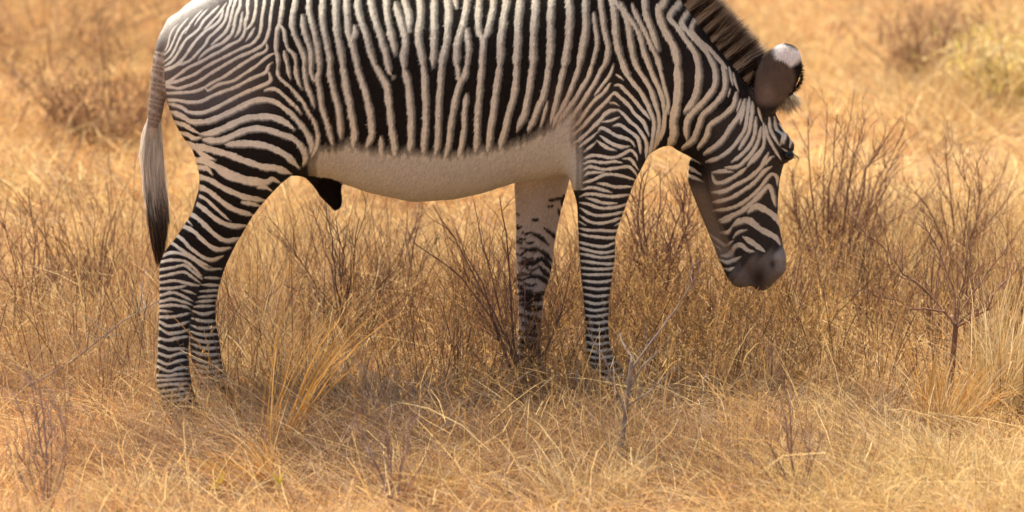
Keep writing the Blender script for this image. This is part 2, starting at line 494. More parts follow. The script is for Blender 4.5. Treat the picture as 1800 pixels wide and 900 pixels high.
def field(txt, extend=True, thick=0.86):
    Fd = np.full((VN, UN), 30.0, np.float32)
    for wd, soft, pts in strokes(txt):
        for end in (0, -1):
            if extend and pts[end][1] < 2.5 and pts[end][0] > 400:
                a, b = pts[end], pts[1 if end == 0 else -2]
                k = (a[0] - b[0]) / max(4.0, (b[1] - a[1])) * 0.6
                q = (a[0] + k * 60, a[1] - 80); q2 = (q[0] + k * 30, q[1] - 90)
                pts = [q2, q] + pts if end == 0 else pts + [q, q2]
        for end in (0, -1):
            a, b2 = pts[end], pts[1 if end == 0 else -2]
            if extend and a[0] < 560 and a[0] < np.interp(a[1], LEFT_V, LEFT_U) + 15 and a[1] > 60:
                l = math.hypot(a[0] - b2[0], a[1] - b2[1]); q = (a[0] + (a[0] - b2[0]) / l * 26, a[1] + 0.5 * (a[1] - b2[1]) / l * 26)
                pts = [q] + pts if end == 0 else pts + [q]
        # smooth the traced line (Catmull-Rom)
        P = np.array(pts)
        if len(P) > 2:
            E = np.vstack([2 * P[0] - P[1], P, 2 * P[-1] - P[-2]]); out = []
            for i in range(1, len(E) - 2):
                for t in np.linspace(0, 1, 4, endpoint=False):
                    p0, p1, p2, p3 = E[i - 1:i + 3]
                    out.append(0.5 * (2 * p1 + (p2 - p0) * t + (2 * p0 - 5 * p1 + 4 * p2 - p3) * t * t + (3 * p1 - p0 - 3 * p2 + p3) * t ** 3))
            P = np.array(out + [E[-2]])
        u0, v0 = np.floor(P.min(0)).astype(int) - 18; u1, v1 = np.ceil(P.max(0)).astype(int) + 19
        u0, v0 = max(u0, U0), max(v0, V0); u1, v1 = min(u1, U0 + UN), min(v1, V0 + VN)
        if u1 <= u0 or v1 <= v0: continue
        gu, gv = np.meshgrid(np.arange(u0, u1), np.arange(v0, v1))
        best = np.full(gu.shape, 1e9); dot = np.zeros(gu.shape); par = np.zeros(gu.shape)
        seg = np.linalg.norm(np.diff(P, axis=0), axis=1); cum = np.concatenate([[0], np.cumsum(seg)])
        for i in range(len(P) - 1):
            a, d = P[i], P[i + 1] - P[i]; L2 = max(1e-6, d @ d)
            t = np.clip(((gu - a[0]) * d[0] + (gv - a[1]) * d[1]) / L2, 0, 1)
            qx, qy = gu - a[0] - t * d[0], gv - a[1] - t * d[1]
            dist = np.hypot(qx, qy); m = dist < best
            best = np.where(m, dist, best); dot = np.where(m, qx * 0.8 + qy * 0.6, dot); par = np.where(m, cum[i] + t * seg[i], par)
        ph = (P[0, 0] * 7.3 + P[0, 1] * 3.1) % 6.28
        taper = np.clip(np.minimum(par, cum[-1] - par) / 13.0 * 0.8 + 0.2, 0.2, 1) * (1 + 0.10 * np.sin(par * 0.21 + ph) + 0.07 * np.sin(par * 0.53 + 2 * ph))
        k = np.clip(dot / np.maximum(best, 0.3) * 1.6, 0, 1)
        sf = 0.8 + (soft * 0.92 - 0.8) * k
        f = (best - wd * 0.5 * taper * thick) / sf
        sl = Fd[v0 - V0:v1 - V0, u0 - U0:u1 - U0]
        np.minimum(sl, f, out=sl)
    return Fd
def sample(Fd, u, v):
    a = np.clip(u - U0, 0, UN - 1.01); b = np.clip(v - V0, 0, VN - 1.01)
    i, j = a.astype(int), b.astype(int); s, t = a - i, b - j
    return (Fd[j, i] * (1 - s) * (1 - t) + Fd[j, i + 1] * s * (1 - t) + Fd[j + 1, i] * (1 - s) * t + Fd[j + 1, i + 1] * s * t)
F_near, F_fh, F_ff = field(NEAR), field(FARHIND, False), field(FARFRONT + FF_MORE, False, 1.2)

# ---- body shape: an implicit surface from measured sections, meshed with surface nets
def y0(x):                       # the animal stands turned a little: rump nearer, head farther
    return 0.135 * (x + 0.42) / 0.71
def at(u, v, off=0.0):
    y = off
    for _ in range(4):
        x, _, z = plane(u, v, y); y = y0(x) + off
    return x, y, z
def smooth_rows(z, cols, n=240, rad=5):
    zz = np.linspace(z[0], z[-1], n); ker = np.hanning(2 * rad + 3)[1:-1]; ker /= ker.sum(); out = []
    for c in cols:
        ci = np.interp(zz, z, c); cp = np.pad(ci, rad, mode='edge'); out.append(np.convolve(cp, ker, 'valid'))
    return zz, out
H = 0.008
LO, HI = np.array([-1.30, -0.62, -0.06]), np.array([1.10, 0.62, 1.72])
NX, NY, NZ = [int(math.ceil((HI[i] - LO[i]) / H)) + 1 for i in range(3)]
gx, gy, gz = [LO[i] + H * np.arange(n) for i, n in enumerate((NX, NY, NZ))]
FIELD = np.full((NX, NY, NZ), 0.5, np.float32)
def block(lo, hi, m=0.09):
    sl = []
    for g, a, b in zip((gx, gy, gz), lo, hi):
        sl.append(slice(max(0, int(np.searchsorted(g, a - m))), min(len(g), int(np.searchsorted(g, b + m)))))
    return tuple(sl)
def combine(sl, d, k):
    a = FIELD[sl]
    if k <= 0: FIELD[sl] = np.minimum(a, d); return
    h = np.maximum(k - np.abs(a - d), 0) / k
    FIELD[sl] = np.minimum(a, d) - h * h * k * 0.25
def column(rows, k, p=2.0, grow=0.0):
    """rows: v, left u, right u, side offset, half thickness"""
    R = []
    for v, ul, ur, off, hy in rows:
        a, b = at(ul, v, off), at(ur, v, off)
        R.append(((a[2] + b[2]) / 2, (a[0] + b[0]) / 2, (b[0] - a[0]) / 2, off, hy))
    R = np.array(sorted(R))
    zz, (xc, hx, oc, hy) = smooth_rows(R[:, 0], [R[:, i] for i in (1, 2, 3, 4)])
    hx = hx - grow; hy = hy - grow * 0.5
    x0, x1 = (xc - hx).min(), (xc + hx).max()
    ya = y0(x0) + (oc - hy).min(); yb = y0(x1) + (oc + hy).max()
    sl = block((x0, ya, zz[0]), (x1, yb, zz[-1]))
    X, Y, Z = np.meshgrid(gx[sl[0]], gy[sl[1]], gz[sl[2]], indexing='ij')
    zc = Z[0, 0, :]
    I = lambda a: np.interp(zc, zz, a)[None, None, :]
    q = (np.abs((X - I(xc)) / I(hx)) ** p + np.abs((Y - y0(X) - I(oc)) / I(hy)) ** p) ** (1 / p)
    d = (q - 1) * np.minimum(I(hx), I(hy))
    d = np.maximum(d, np.maximum(Z - zz[-1], zz[0] - Z))
    combine(sl, d.astype(np.float32), k)
def tube(rows, k, cut=None):
    """rows: u, v, in-plane radius (px), side offset, side half width"""
    R = np.array([(*[at(u, v, o)[i] for i in (0, 2)], r / 520.0, o, hy) for u, v, r, o, hy in rows])
    s = np.linspace(0, len(R) - 1, (len(R) - 1) * 5 + 1)
    R = np.stack([np.interp(s, np.arange(len(R)), R[:, i]) for i in range(5)], 1)
    m = R[:, 2].max(); hw = (np.abs(R[:, 3]) + R[:, 4]).max()
    sl = block((R[:, 0].min() - m, y0(R[:, 0].min()) - hw, R[:, 1].min() - m), (R[:, 0].max() + m, y0(R[:, 0].max()) + hw, R[:, 1].max() + m))
    XX, ZZ = np.meshgrid(gx[sl[0]], gz[sl[2]], indexing='ij')
    bd = np.full(XX.shape, 1e9); rr = np.zeros(XX.shape); oo = np.zeros(XX.shape); ww = np.zeros(XX.shape); dist = np.zeros(XX.shape)
    for a, b in zip(R[:-1], R[1:]):
        dx, dz = b[0] - a[0], b[1] - a[1]
        t = np.clip(((XX - a[0]) * dx + (ZZ - a[1]) * dz) / max(1e-9, dx * dx + dz * dz), 0, 1)
        ds = np.hypot(XX - a[0] - t * dx, ZZ - a[1] - t * dz); r = a[2] + t * (b[2] - a[2])
        key = ds / r; mm = key < bd
        bd = np.where(mm, key, bd); rr = np.where(mm, r, rr); oo = np.where(mm, a[3] + t * (b[3] - a[3]), oo)
        ww = np.where(mm, a[4] + t * (b[4] - a[4]), ww)
    yy = gy[sl[1]][None, :, None] - y0(XX)[:, None, :]
    q = np.sqrt(bd[:, None, :] ** 2 + ((yy - oo[:, None, :]) / ww[:, None, :]) ** 2)
    d = (q - 1) * np.minimum(rr, ww)[:, None, :]
    if k == 'cut':
        FIELD[sl] = np.maximum(FIELD[sl], -d.astype(np.float32))
    else:
        combine(sl, d.astype(np.float32), k)
def torso():
    rows = [(286, 72, 140, .02), (293, 54, 176, .085), (304, 36, 208, .135), (325, 11, 245, .185), (360, -12, 285, .225), (420, -38, 300, .255),
            (500, -52, 305, .265), (580, -54, 312, .27), (650, -48, 336, .285), (725, -40, 352, .30), (800, -38, 347, .30), (850, -42, 336, .295),
            (906, -52, 318, .28), (960, -68, 312, .26), (1010, -84, 308, .245), (1060, -94, 304, .23), (1110, -94, 290, .21), (1140, -80, 272, .19),
            (1160, -50, 255, .155), (1176, 10, 232, .10), (1184, 70, 200, .03)]
    R = []
    for u, a, b, hw in rows:
        p, q = at(u, a), at(u, b); R.append(((p[0] + q[0]) / 2, (p[2] + q[2]) / 2, (p[2] - q[2]) / 2, hw))
    R = np.array(R)
    xx, (zc, hz, hw) = smooth_rows(R[:, 0], [R[:, i] for i in (1, 2, 3)], 400, 5)
    sl = block((xx[0], -0.5, 0.5), (xx[-1], 0.55, 1.65), 0.1)
    X, Y, Z = np.meshgrid(gx[sl[0]], gy[sl[1]], gz[sl[2]], indexing='ij')
    xr = X[:, 0, 0]; I = lambda a: np.interp(xr, xx, a)[:, None, None]
    q = (np.abs((Z - I(zc)) / I(hz)) ** 2.25 + np.abs((Y - y0(X)) / I(hw)) ** 2.25) ** (1 / 2.25)
    d = (q - 1) * np.minimum(I(hz), I(hw))
    d = np.maximum(d, np.maximum(X - xx[-1], xx[0] - X))
    combine(sl, d.astype(np.float32), 0)
NH, NF, FH, FF = -.155, -.150, .150, .140
torso()
column([(135, 345, 480, -.13, .05), (170, 325, 515, -.15, .085), (200, 316, 540, -.162, .10), (225, 327, 549, -.168, .108), (250, 335, 553, -.17, .11), (275, 344, 544, -.17, .11),
        (300, 350, 523, -.168, .105), (325, 351, 493, -.165, .098), (345, 350, 474, -.16, .092), (370, 340, 452, NH, .084), (392, 325, 437, NH, .076),
        (417, 309, 424, NH, .068), (438, 291, 408, NH, .062), (455, 283, 390, NH, .058), (469, 280, 372, NH, .056), (490, 280, 357, NH, .053),
        (513, 281, 347, NH, .050), (544, 280, 337, NH, .046), (580, 279, 333, NH, .043), (624, 277, 331, NH, .043), (650, 275, 333, NH, .046),
        (676, 275, 337, NH, .047), (700, 285, 343, NH, .043), (714, 288, 350, NH, .046), (734, 281, 358, NH, .054)], 0.045)
column([(250, 360, 510, .14, .07), (290, 352, 515, .16, .10), (330, 350, 482, FH, .095), (380, 335, 440, FH, .08), (430, 318, 415, FH, .062), (469, 322, 396, FH, .056), (504, 328, 385, FH, .05),
        (535, 331, 379, FH, .046), (567, 333, 379, FH, .043), (602, 334, 386, FH, .043), (638, 338, 390, FH, .043), (660, 342, 396, FH, .046),
        (680, 350, 405, FH, .046), (700, 362, 416, FH, .045), (712, 367, 425, FH, .047), (727, 360, 434, FH, .054)], 0.045)
column([(165, 1030, 1140, -.11, .05), (200, 1012, 1152, -.135, .075), (240, 1003, 1152, -.15, .088), (280, 1000, 1137, NF, .09), (300, 1001, 1126, NF, .088), (321, 1004, 1115, NF, .083),
        (340, 1010, 1108, NF, .078), (359, 1015, 1101, NF, .072), (393, 1016, 1089, NF, .063), (418, 1017, 1081, NF, .056), (452, 1019, 1081, NF, .052),
        (486, 1022, 1076, NF, .049), (525, 1026, 1071, NF, .043), (565, 1029, 1069, NF, .039), (604, 1029, 1071, NF, .039), (628, 1030, 1078, NF, .043),
        (645, 1036, 1090, NF, .045), (662, 1050, 1101, NF, .042), (680, 1064, 1112, NF, .042), (692, 1066, 1122, NF, .047), (712, 1060, 1132, NF, .054)], 0.04)
column([(262, 915, 1005, .12, .06), (300, 905, 1004, FF, .08), (325, 905, 999, FF, .078), (345, 906, 994, FF, .073), (369, 907, 986, FF, .067), (403, 908, 979, FF, .059), (442, 907, 972, FF, .054),
        (470, 908, 970, FF, .051), (500, 910, 963, FF, .047), (525, 911, 954, FF, .043), (564, 913, 952, FF, .039), (595, 911, 950, FF, .039), (613, 909, 949, FF, .043),
        (640, 907, 955, FF, .045), (660, 915, 966, FF, .043), (676, 918, 974, FF, .046), (694, 912, 983, FF, .054)], 0.035)
tube([(1105, 60, 105, 0, .16), (1140, 95, 102, 0, .145), (1178, 135, 95, 0, .125), (1240, 192, 86, 0, .105), (1272, 222, 76, 0, .095)], 0.05)
tube([(1120, -50, 40, 0, .06), (1166, 28, 34, 0, .045), (1212, 86, 32, 0, .038), (1255, 132, 32, 0, .038), (1296, 182, 30, 0, .05)], 0.04)
column([(160, 1305, 1342, 0, .05), (185, 1280, 1358, 0, .085), (204, 1266, 1364, 0, .098), (223, 1256, 1374, 0, .106), (247, 1250, 1384, 0, .110), (270, 1246, 1384, -.004, .108),
        (290, 1245, 1377, -.006, .104), (317, 1248, 1370, -.008, .095), (355, 1254, 1367, -.008, .082), (387, 1262, 1367, -.004, .074), (422, 1270, 1374, 0, .068),
        (449, 1288, 1379, 0, .068), (468, 1306, 1380, 0, .068), (486, 1315, 1371, 0, .060), (500, 1322, 1358, 0, .044), (509, 1330, 1347, 0, .02)], 0.03, 2.2)
# far jaw, cheek, brow, lips
column([(262, 1222, 1270, .055, .035), (285, 1211, 1275, .055, .05), (317, 1209, 1280, .052, .05), (355, 1223, 1290, .045, .045), (394, 1239, 1300, .035, .04), (430, 1254, 1310, .02, .04),
        (460, 1266, 1312, .0, .046), (480, 1275, 1314, 0, .044), (496, 1286, 1312, 0, .03), (503, 1292, 1306, 0, .015)], 0.008)
tube([(1296, 285, 42, -.055, .055), (1288, 320, 36, -.05, .045)], 0.04)
tube([(1376, 243, 11, -.075, .028), (1384, 258, 13, -.078, .028), (1380, 276, 10, -.072, .024)], 0.03)
tube([(1366, 455, 15, -.035, .036), (1368, 472, 12, -.03, .034)], 0.02)
tube([(1297, 478, 18, 0, .046), (1306, 490, 13, 0, .038), (1316, 496, 7, 0, .03)], 0.016)
tube([(1362, 462, 7, -.078, .014), (1366, 466, 6, -.075, .013)], 'cut')
# ears, cupped on the far face
for off, du, dv in ((-.085, 0, 0), (.09, 2, 4)):
    ear = [(1346, 192, 15), (1350, 172, 27), (1356, 155, 36), (1364, 136, 43), (1372, 119, 42), (1380, 104, 33), (1386, 94, 16)]
    ear = [(1366 + (u - 1366) * 0.93, 140 + (v - 140) * 0.95, r * 0.92) for u, v, r in ear]
    if off > 0: ear = [(u, v + 6, r * 0.8) for u, v, r in ear]
    tube([(u + du, v + dv, r, off, .016 + .0004 * r) for u, v, r in ear], 0.012)
    tube([(u + du, v + dv, r * 0.80, off + (.026 if off < 0 else -.026), .010 + .0004 * r) for u, v, r in ear[2:-1]], 'cut')
# tail dock and sheath
tube([(312, 48, 22, -.005, .05), (290, 80, 15, -.02, .035), (284, 110, 15, -.03, .033), (279, 150, 14.5, -.035, .03), (273, 195, 13, -.04, .027), (268, 235, 11, -.04, .022), (266, 270, 8, -.04, .016), (268, 310, 4, -.04, .009)], 0.02)
tube([(560, 282, 24, 0, .07), (566, 305, 24, 0, .06), (578, 330, 20, 0, .045), (588, 350, 13, 0, .034), (591, 360, 9, 0, .024)], 0.03)

def surface_nets(F):
    s = F < 0
    c = np.zeros((NX - 1, NY - 1, NZ - 1), np.int8)
    offs = [(i, j, k) for i in (0, 1) for j in (0, 1) for k in (0, 1)]
    for i, j, k in offs: c += s[i:NX - 1 + i, j:NY - 1 + j, k:NZ - 1 + k]
    act = (c > 0) & (c < 8)
    ijk = np.argwhere(act); n = len(ijk)
    idx = np.full(act.shape, -1, np.int32); idx[act] = np.arange(n)
    val = np.stack([F[ijk[:, 0] + i, ijk[:, 1] + j, ijk[:, 2] + k] for i, j, k in offs], 1)
    co = np.array(offs, float); acc = np.zeros((n, 3)); cnt = np.zeros(n)
    for a in range(8):
        for b in range(a + 1, 8):
            if np.abs(co[a] - co[b]).sum() != 1: continue
            m = (val[:, a] < 0) != (val[:, b] < 0)
            t = val[m, a] / (val[m, a] - val[m, b])
            acc[m] += co[a] + t[:, None] * (co[b] - co[a]); cnt[m] += 1
    V = LO + H * (ijk + acc / cnt[:, None]); Q = []
    for ax in range(3):
        o1, o2 = (ax + 1) % 3, (ax + 2) % 3
        sa = [slice(None)] * 3; sb = [slice(None)] * 3; sa[ax] = slice(0, -1); sb[ax] = slice(1, None)
        e = np.argwhere(s[tuple(sa)] != s[tuple(sb)])
        e = e[(e[:, o1] > 0) & (e[:, o2] > 0) & (e[:, o1] < F.shape[o1] - 1) & (e[:, o2] < F.shape[o2] - 1)]
        inside = s[e[:, 0], e[:, 1], e[:, 2]]
        d1 = np.zeros(3, int); d1[o1] = 1; d2 = np.zeros(3, int); d2[o2] = 1
        g = lambda q: idx[q[:, 0], q[:, 1], q[:, 2]]
        quad = np.stack([g(e - d1 - d2), g(e - d2), g(e), g(e - d1)], 1)
        quad[~inside] = quad[~inside][:, ::-1]
        Q.append(quad)
    return V, np.concatenate(Q)
bv, bf = surface_nets(FIELD)
# relax, then one smooth subdivision
e = np.concatenate([bf[:, [0, 1]], bf[:, [1, 2]], bf[:, [2, 3]], bf[:, [3, 0]]])
deg = np.bincount(e.ravel(), minlength=len(bv)).astype(float)
for lam in (0.5, -0.52, 0.5, -0.52, 0.5, -0.52):
    sm = np.zeros_like(bv)
    for ax in range(3):
        sm[:, ax] = np.bincount(e[:, 0], bv[e[:, 1], ax], len(bv)) + np.bincount(e[:, 1], bv[e[:, 0], ax], len(bv))
    bv += lam * (sm / deg[:, None] - bv)
BASE = (at(700, 700)[0], at(700, 700)[1], 0.0)
tmp = bpy.data.objects.new('tmp', mesh_np('tmp', bv, [bf]))
sc.collection.objects.link(tmp)
md = tmp.modifiers.new('s', 'SUBSURF'); md.levels = md.render_levels = 1
dg = bpy.context.evaluated_depsgraph_get(); body_me = bpy.data.meshes.new_from_object(tmp.evaluated_get(dg))
bpy.data.objects.remove(tmp)
nv = len(body_me.vertices); V = np.empty(nv * 3, np.float32); body_me.vertices.foreach_get('co', V); V = V.reshape(-1, 3).astype(float)
print('zebra verts', nv, 'polys', len(body_me.polygons))

# ---- pigment per vertex, with some painted shade at belly and mouth
yr = V[:, 1] - y0(V[:, 0])
ym = np.where(yr > 0, y0(V[:, 0]) - yr, V[:, 1])
u, v = photo(V[:, 0], ym, V[:, 2])                      # flank pattern, mirrored on the off side
ut, vt = photo(V[:, 0], V[:, 1], V[:, 2])
legz = V[:, 2] < 0.78
far = (yr > 0.03) & legz & (u < 1130)
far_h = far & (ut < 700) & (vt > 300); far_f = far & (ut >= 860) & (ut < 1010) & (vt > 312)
def blob(cu, cv, ru, rv): return np.exp(-(((u - cu) / ru) ** 2 + ((v - cv) / rv) ** 2))
def sstep(a, b, x): t = np.clip((x - a) / (b - a), 0, 1); return t * t * (3 - 2 * t)
def poly_sd(poly, pu, pv):
    d = np.full(len(pu), 1e9); ins = np.zeros(len(pu), bool); n = len(poly)
    for i in range(n):
        a, b = poly[i], poly[(i + 1) % n]; dx, dy = b[0] - a[0], b[1] - a[1]
        t = np.clip(((pu - a[0]) * dx + (pv - a[1]) * dy) / (dx * dx + dy * dy), 0, 1)
        d = np.minimum(d, np.hypot(pu - a[0] - t * dx, pv - a[1] - t * dy))
        c = ((a[1] > pv) != (b[1] > pv)) & (pu < (b[0] - a[0]) * (pv - a[1]) / (b[1] - a[1] + 1e-9) + a[0]); ins ^= c
    return np.where(ins, -d, d)
wu = 0.6 * np.sin(u * 0.09 + 1.9 * np.sin(v * 0.07)); wv = 0.6 * np.sin(v * 0.08 + 1.7 * np.sin(u * 0.06))
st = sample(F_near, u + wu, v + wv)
belly = [(558, 262), (590, 262), (612, 252), (640, 262), (690, 268), (730, 268), (790, 273), (840, 266), (885, 258), (930, 244), (965, 226), (985, 205), (1000, 192), (1016, 200), (1012, 222), (1012, 245),
         (1018, 262), (1022, 290), (1018, 330), (1008, 350), (900, 380), (700, 400), (560, 340), (548, 290)]
bd = poly_sd(belly, u, v); bd = np.where((u > 1000) & (v > 335), 99, bd)
tooth = 3.5 * np.sin(u * 0.41 + 1.3 * np.sin(u * 0.13)) * np.sin(u * 0.093 + 1) + 1.2 * np.sin(u * 1.7 + v)
st = np.minimum(st, np.where(v < 420, (bd + tooth) / (17.0 + 5 * sstep(955, 1000, u)) + 0.45, 30))
rump = poly_sd([(250, -200), (405, -200), (392, -10), (366, 10), (340, 24), (314, 42), (290, 66), (262, 90)], u, v)
st = np.minimum(st, np.where(u < 430, rump / 20 + 0.55, 30))
st = np.where(far_h, sample(F_fh, ut, vt), st)
ff = sample(F_ff, ut, vt)
st = np.where(far_f, np.clip(1.55 - 0.8 * ff, -3, 4), st)
light = np.tile(np.array([0.87, 0.795, 0.625]), (nv, 1)); dark = np.tile(np.array([0.020, 0.016, 0.013]), (nv, 1))
def blend(arr, c, wgt): arr += (np.array(c) - arr) * np.clip(wgt, 0, 1)[:, None]
rumpw = sstep(520, 400, u) * sstep(235, 165, v)
blend(dark, (0.13, 0.112, 0.100), rumpw)
blend(light, (0.70, 0.66, 0.58), sstep(460, 360, u) * sstep(300, 60, v))
blend(dark, (0.075, 0.062, 0.052), 0.9 * blob(1045, 190, 60, 55))
blend(dark, (0.036, 0.030, 0.027), sstep(985, 1030, u) * sstep(240, 275, v) * sstep(1200, 1120, u))
blend(dark, (0.040, 0.034, 0.032), sstep(430, 480, v) * sstep(600, 500, u))
blend(dark, (0.052, 0.042, 0.035), sstep(1225, 1265, u) * sstep(180, 215, v))
blend(dark, (0.030, 0.024, 0.022), sstep(1120, 1160, u) * sstep(200, 120, v))
blend(light, (0.52, 0.40, 0.30), 0.8 * blob(1000, 215, 40, 40))
blend(dark, (0.12, 0.075, 0.05), 0.8 * blob(995, 200, 35, 35))
blend(light, (0.60, 0.43, 0.29), 0.55 * sstep(40, -30, v) * sstep(640, 700, u) * sstep(980, 860, u))
blend(light, (0.66, 0.62, 0.53), sstep(-2, -14, bd) * 0.9)  # belly hair greyer and darker, with its underside shade painted in
blend(light, (0.78, 0.69, 0.525), sstep(1200, 1230, u))
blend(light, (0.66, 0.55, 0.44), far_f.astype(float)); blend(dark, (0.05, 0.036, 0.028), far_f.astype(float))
# sheath
sh = poly_sd([(548, 287), (585, 290), (600, 318), (606, 352), (594, 372), (575, 366), (556, 335), (532, 306)], ut, vt)
shw = sstep(3, -4, sh) * (np.abs(yr) < 0.09)
st = st * (1 - shw) + 6 * shw; blend(dark, (0.012, 0.009, 0.008), shw)
# muzzle, mouth with its dark brown shading painted in, far jaw
mz = poly_sd([(1316, 452), (1340, 447), (1366, 440), (1400, 425), (1400, 530), (1255, 530), (1270, 498), (1288, 482), (1303, 466)], u, v)
mw = sstep(9, -13, mz + 4 * np.sin(u * .31 + v * .2))
st = st * (1 - mw) + 6 * mw
blend(dark, (0.21, 0.172, 0.138), mw); blend(dark, (0.055, 0.038, 0.028), mw * blob(1334, 488, 14, 22))
blend(dark, (0.38, 0.325, 0.265), mw * blob(1370, 452, 13, 24)); blend(dark, (0.25, 0.20, 0.16), mw * blob(1300, 480, 16, 16)); blend(dark, (0.025, 0.018, 0.016), mw * 0.9 * blob(1358, 464, 5, 8))
jw = sstep(305, 350, v) * sstep(1246, 1236, u - np.maximum(0, v - 330) * 0.42) * sstep(1195, 1205, u) * sstep(282, 296, v) * sstep(470, 440, v)
blend(dark, (0.33, 0.245, 0.165), jw * 0.75); blend(light, (0.52, 0.41, 0.29), jw)
chk = blob(1256, 345, 20, 34); blend(dark, (0.26, 0.19, 0.14), chk * 0.9)
# ears: dark back, black margin, white rim
er = poly_sd([(1338, 200), (1316, 158), (1318, 118), (1345, 86), (1375, 78), (1415, 92), (1426, 130), (1412, 164), (1386, 176), (1362, 196)], u, v)
ew = sstep(4, -3, er) * sstep(at(1350, 186)[2], at(1350, 168)[2], V[:, 2])
st = st * (1 - ew) + 6 * ew
rr_ = np.hypot((u - 1366) / 40.5, (v - 135) / 45); th_ = np.degrees(np.arctan2(134 - v, u - 1366)); rim_ = sstep(0.66, 0.90, rr_)
blend(dark, (0.115, 0.082, 0.062), ew); blend(dark, (0.24, 0.17, 0.13), ew * 0.8 * blob(1348, 165, 16, 22))
blend(dark, (0.014, 0.011, 0.010), ew * rim_ * np.clip(sstep(50, 30, th_) * sstep(-50, -30, th_) + 0.55 * sstep(95, 112, th_) * sstep(170, 140, th_), 0, 1))
blend(dark, (0.14, 0.095, 0.07), ew * 0.8 * blob(1368, 140, 12, 26)); blend(dark, (0.92, 0.87, 0.80), ew * sstep(0.60, 0.76, rr_) * sstep(28, 42, th_) * sstep(104, 84, th_))
# eye socket, hooves, tail
blend(dark, (0.02, 0.016, 0.014), blob(1380, 270, 12, 9)); st += 2.0 * blob(1382, 272, 9, 7)
hoof = sstep(0.060, 0.045, V[:, 2]); st = st * (1 - hoof) + 6 * hoof; blend(dark, (0.05, 0.043, 0.038), hoof)
tl = sstep(3, -2, poly_sd([(268, 62), (292, 78), (301, 100), (297, 140), (289, 190), (282, 230), (280, 330), (250, 330), (250, 220), (256, 150), (262, 100)], u, v)) * sstep(70, 110, v)
tl *= ((yr > -0.075) & (yr < 0.02))
rings = np.sin((v + 2.5 * np.sin(v * 0.21)) / 10.5 * 2 * np.pi - 0.22 * (u - 275)) * 1.3 + 0.6
st = np.where(tl > 0.5, np.where(v < 225, rings * (0.55 + 0.45 * np.sin(u * 0.7 + v * 0.13)) + 0.25 + (v - 150) / 300, -2), st)
blend(light, (0.56, 0.46, 0.36), tl); blend(dark, (0.30, 0.235, 0.18), tl)

m_coat, n, b = mat('zebra_coat', 0.9)
b.inputs['Specular IOR Level'].default_value = 0.08
b.inputs['Sheen Weight'].default_value = 0.05; b.inputs['Sheen Roughness'].default_value = 0.5
A = lambda nm: (lambda q: (setattr(q, 'attribute_name', nm), q)[1])(n.nodes.new('ShaderNodeAttribute'))
aS, aL, aD = A('stripe'), A('light'), A('dark')
tc = n.nodes.new('ShaderNodeTexCoord')
mp = n.nodes.new('ShaderNodeMapping'); mp.inputs['Scale'].default_value = (1.0, 1.0, 0.45)
n.links.new(tc.outputs['Object'], mp.inputs['Vector'])
hz = n.nodes.new('ShaderNodeTexNoise'); hz.inputs['Scale'].default_value = 420; hz.inputs['Detail'].default_value = 3
lz = n.nodes.new('ShaderNodeTexNoise'); lz.inputs['Scale'].default_value = 14; lz.inputs['Detail'].default_value = 5
n.links.new(mp.outputs[0], hz.inputs['Vector']); n.links.new(tc.outputs['Object'], lz.inputs['Vector'])
jit = n.nodes.new('ShaderNodeMath'); jit.operation = 'MULTIPLY_ADD'; jit.inputs[1].default_value = 0.55
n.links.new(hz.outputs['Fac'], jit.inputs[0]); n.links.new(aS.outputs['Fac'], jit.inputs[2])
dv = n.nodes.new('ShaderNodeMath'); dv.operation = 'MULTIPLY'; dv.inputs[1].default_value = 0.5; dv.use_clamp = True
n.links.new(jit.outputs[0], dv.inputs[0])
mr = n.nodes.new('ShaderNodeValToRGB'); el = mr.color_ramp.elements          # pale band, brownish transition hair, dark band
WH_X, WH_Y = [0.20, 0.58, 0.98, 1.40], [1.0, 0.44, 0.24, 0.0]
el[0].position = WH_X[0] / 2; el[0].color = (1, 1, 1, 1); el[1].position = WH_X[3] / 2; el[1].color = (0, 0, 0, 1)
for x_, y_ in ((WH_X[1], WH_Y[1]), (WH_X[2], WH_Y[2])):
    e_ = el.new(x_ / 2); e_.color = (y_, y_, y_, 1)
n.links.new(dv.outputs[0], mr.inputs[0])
mix = n.nodes.new('ShaderNodeMix'); mix.data_type = 'RGBA'
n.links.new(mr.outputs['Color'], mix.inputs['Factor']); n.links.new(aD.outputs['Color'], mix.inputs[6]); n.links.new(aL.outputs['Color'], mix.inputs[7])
br = n.nodes.new('ShaderNodeMapRange'); br.inputs['From Min'].default_value = 0.25; br.inputs['From Max'].default_value = 0.75
br.inputs['To Min'].default_value = 0.78; br.inputs['To Max'].default_value = 1.16
ad = n.nodes.new('ShaderNodeMath'); ad.operation = 'MULTIPLY_ADD'; ad.inputs[1].default_value = 0.5
hh = n.nodes.new('ShaderNodeMath'); hh.operation = 'MULTIPLY'; hh.inputs[1].default_value = 0.5
n.links.new(hz.outputs['Fac'], hh.inputs[0]); n.links.new(lz.outputs['Fac'], ad.inputs[0]); n.links.new(hh.outputs[0], ad.inputs[2])
n.links.new(ad.outputs[0], br.inputs['Value'])
ml = n.nodes.new('ShaderNodeVectorMath'); ml.operation = 'SCALE'
n.links.new(mix.outputs[2], ml.inputs[0]); n.links.new(br.outputs['Result'], ml.inputs['Scale']); n.links.new(ml.outputs[0], b.inputs['Base Color'])
bp = n.nodes.new('ShaderNodeBump'); bp.inputs['Strength'].default_value = 0.45; bp.inputs['Distance'].default_value = 0.003
n.links.new(hz.outputs['Fac'], bp.inputs['Height']); n.links.new(bp.outputs[0], b.inputs['Normal'])

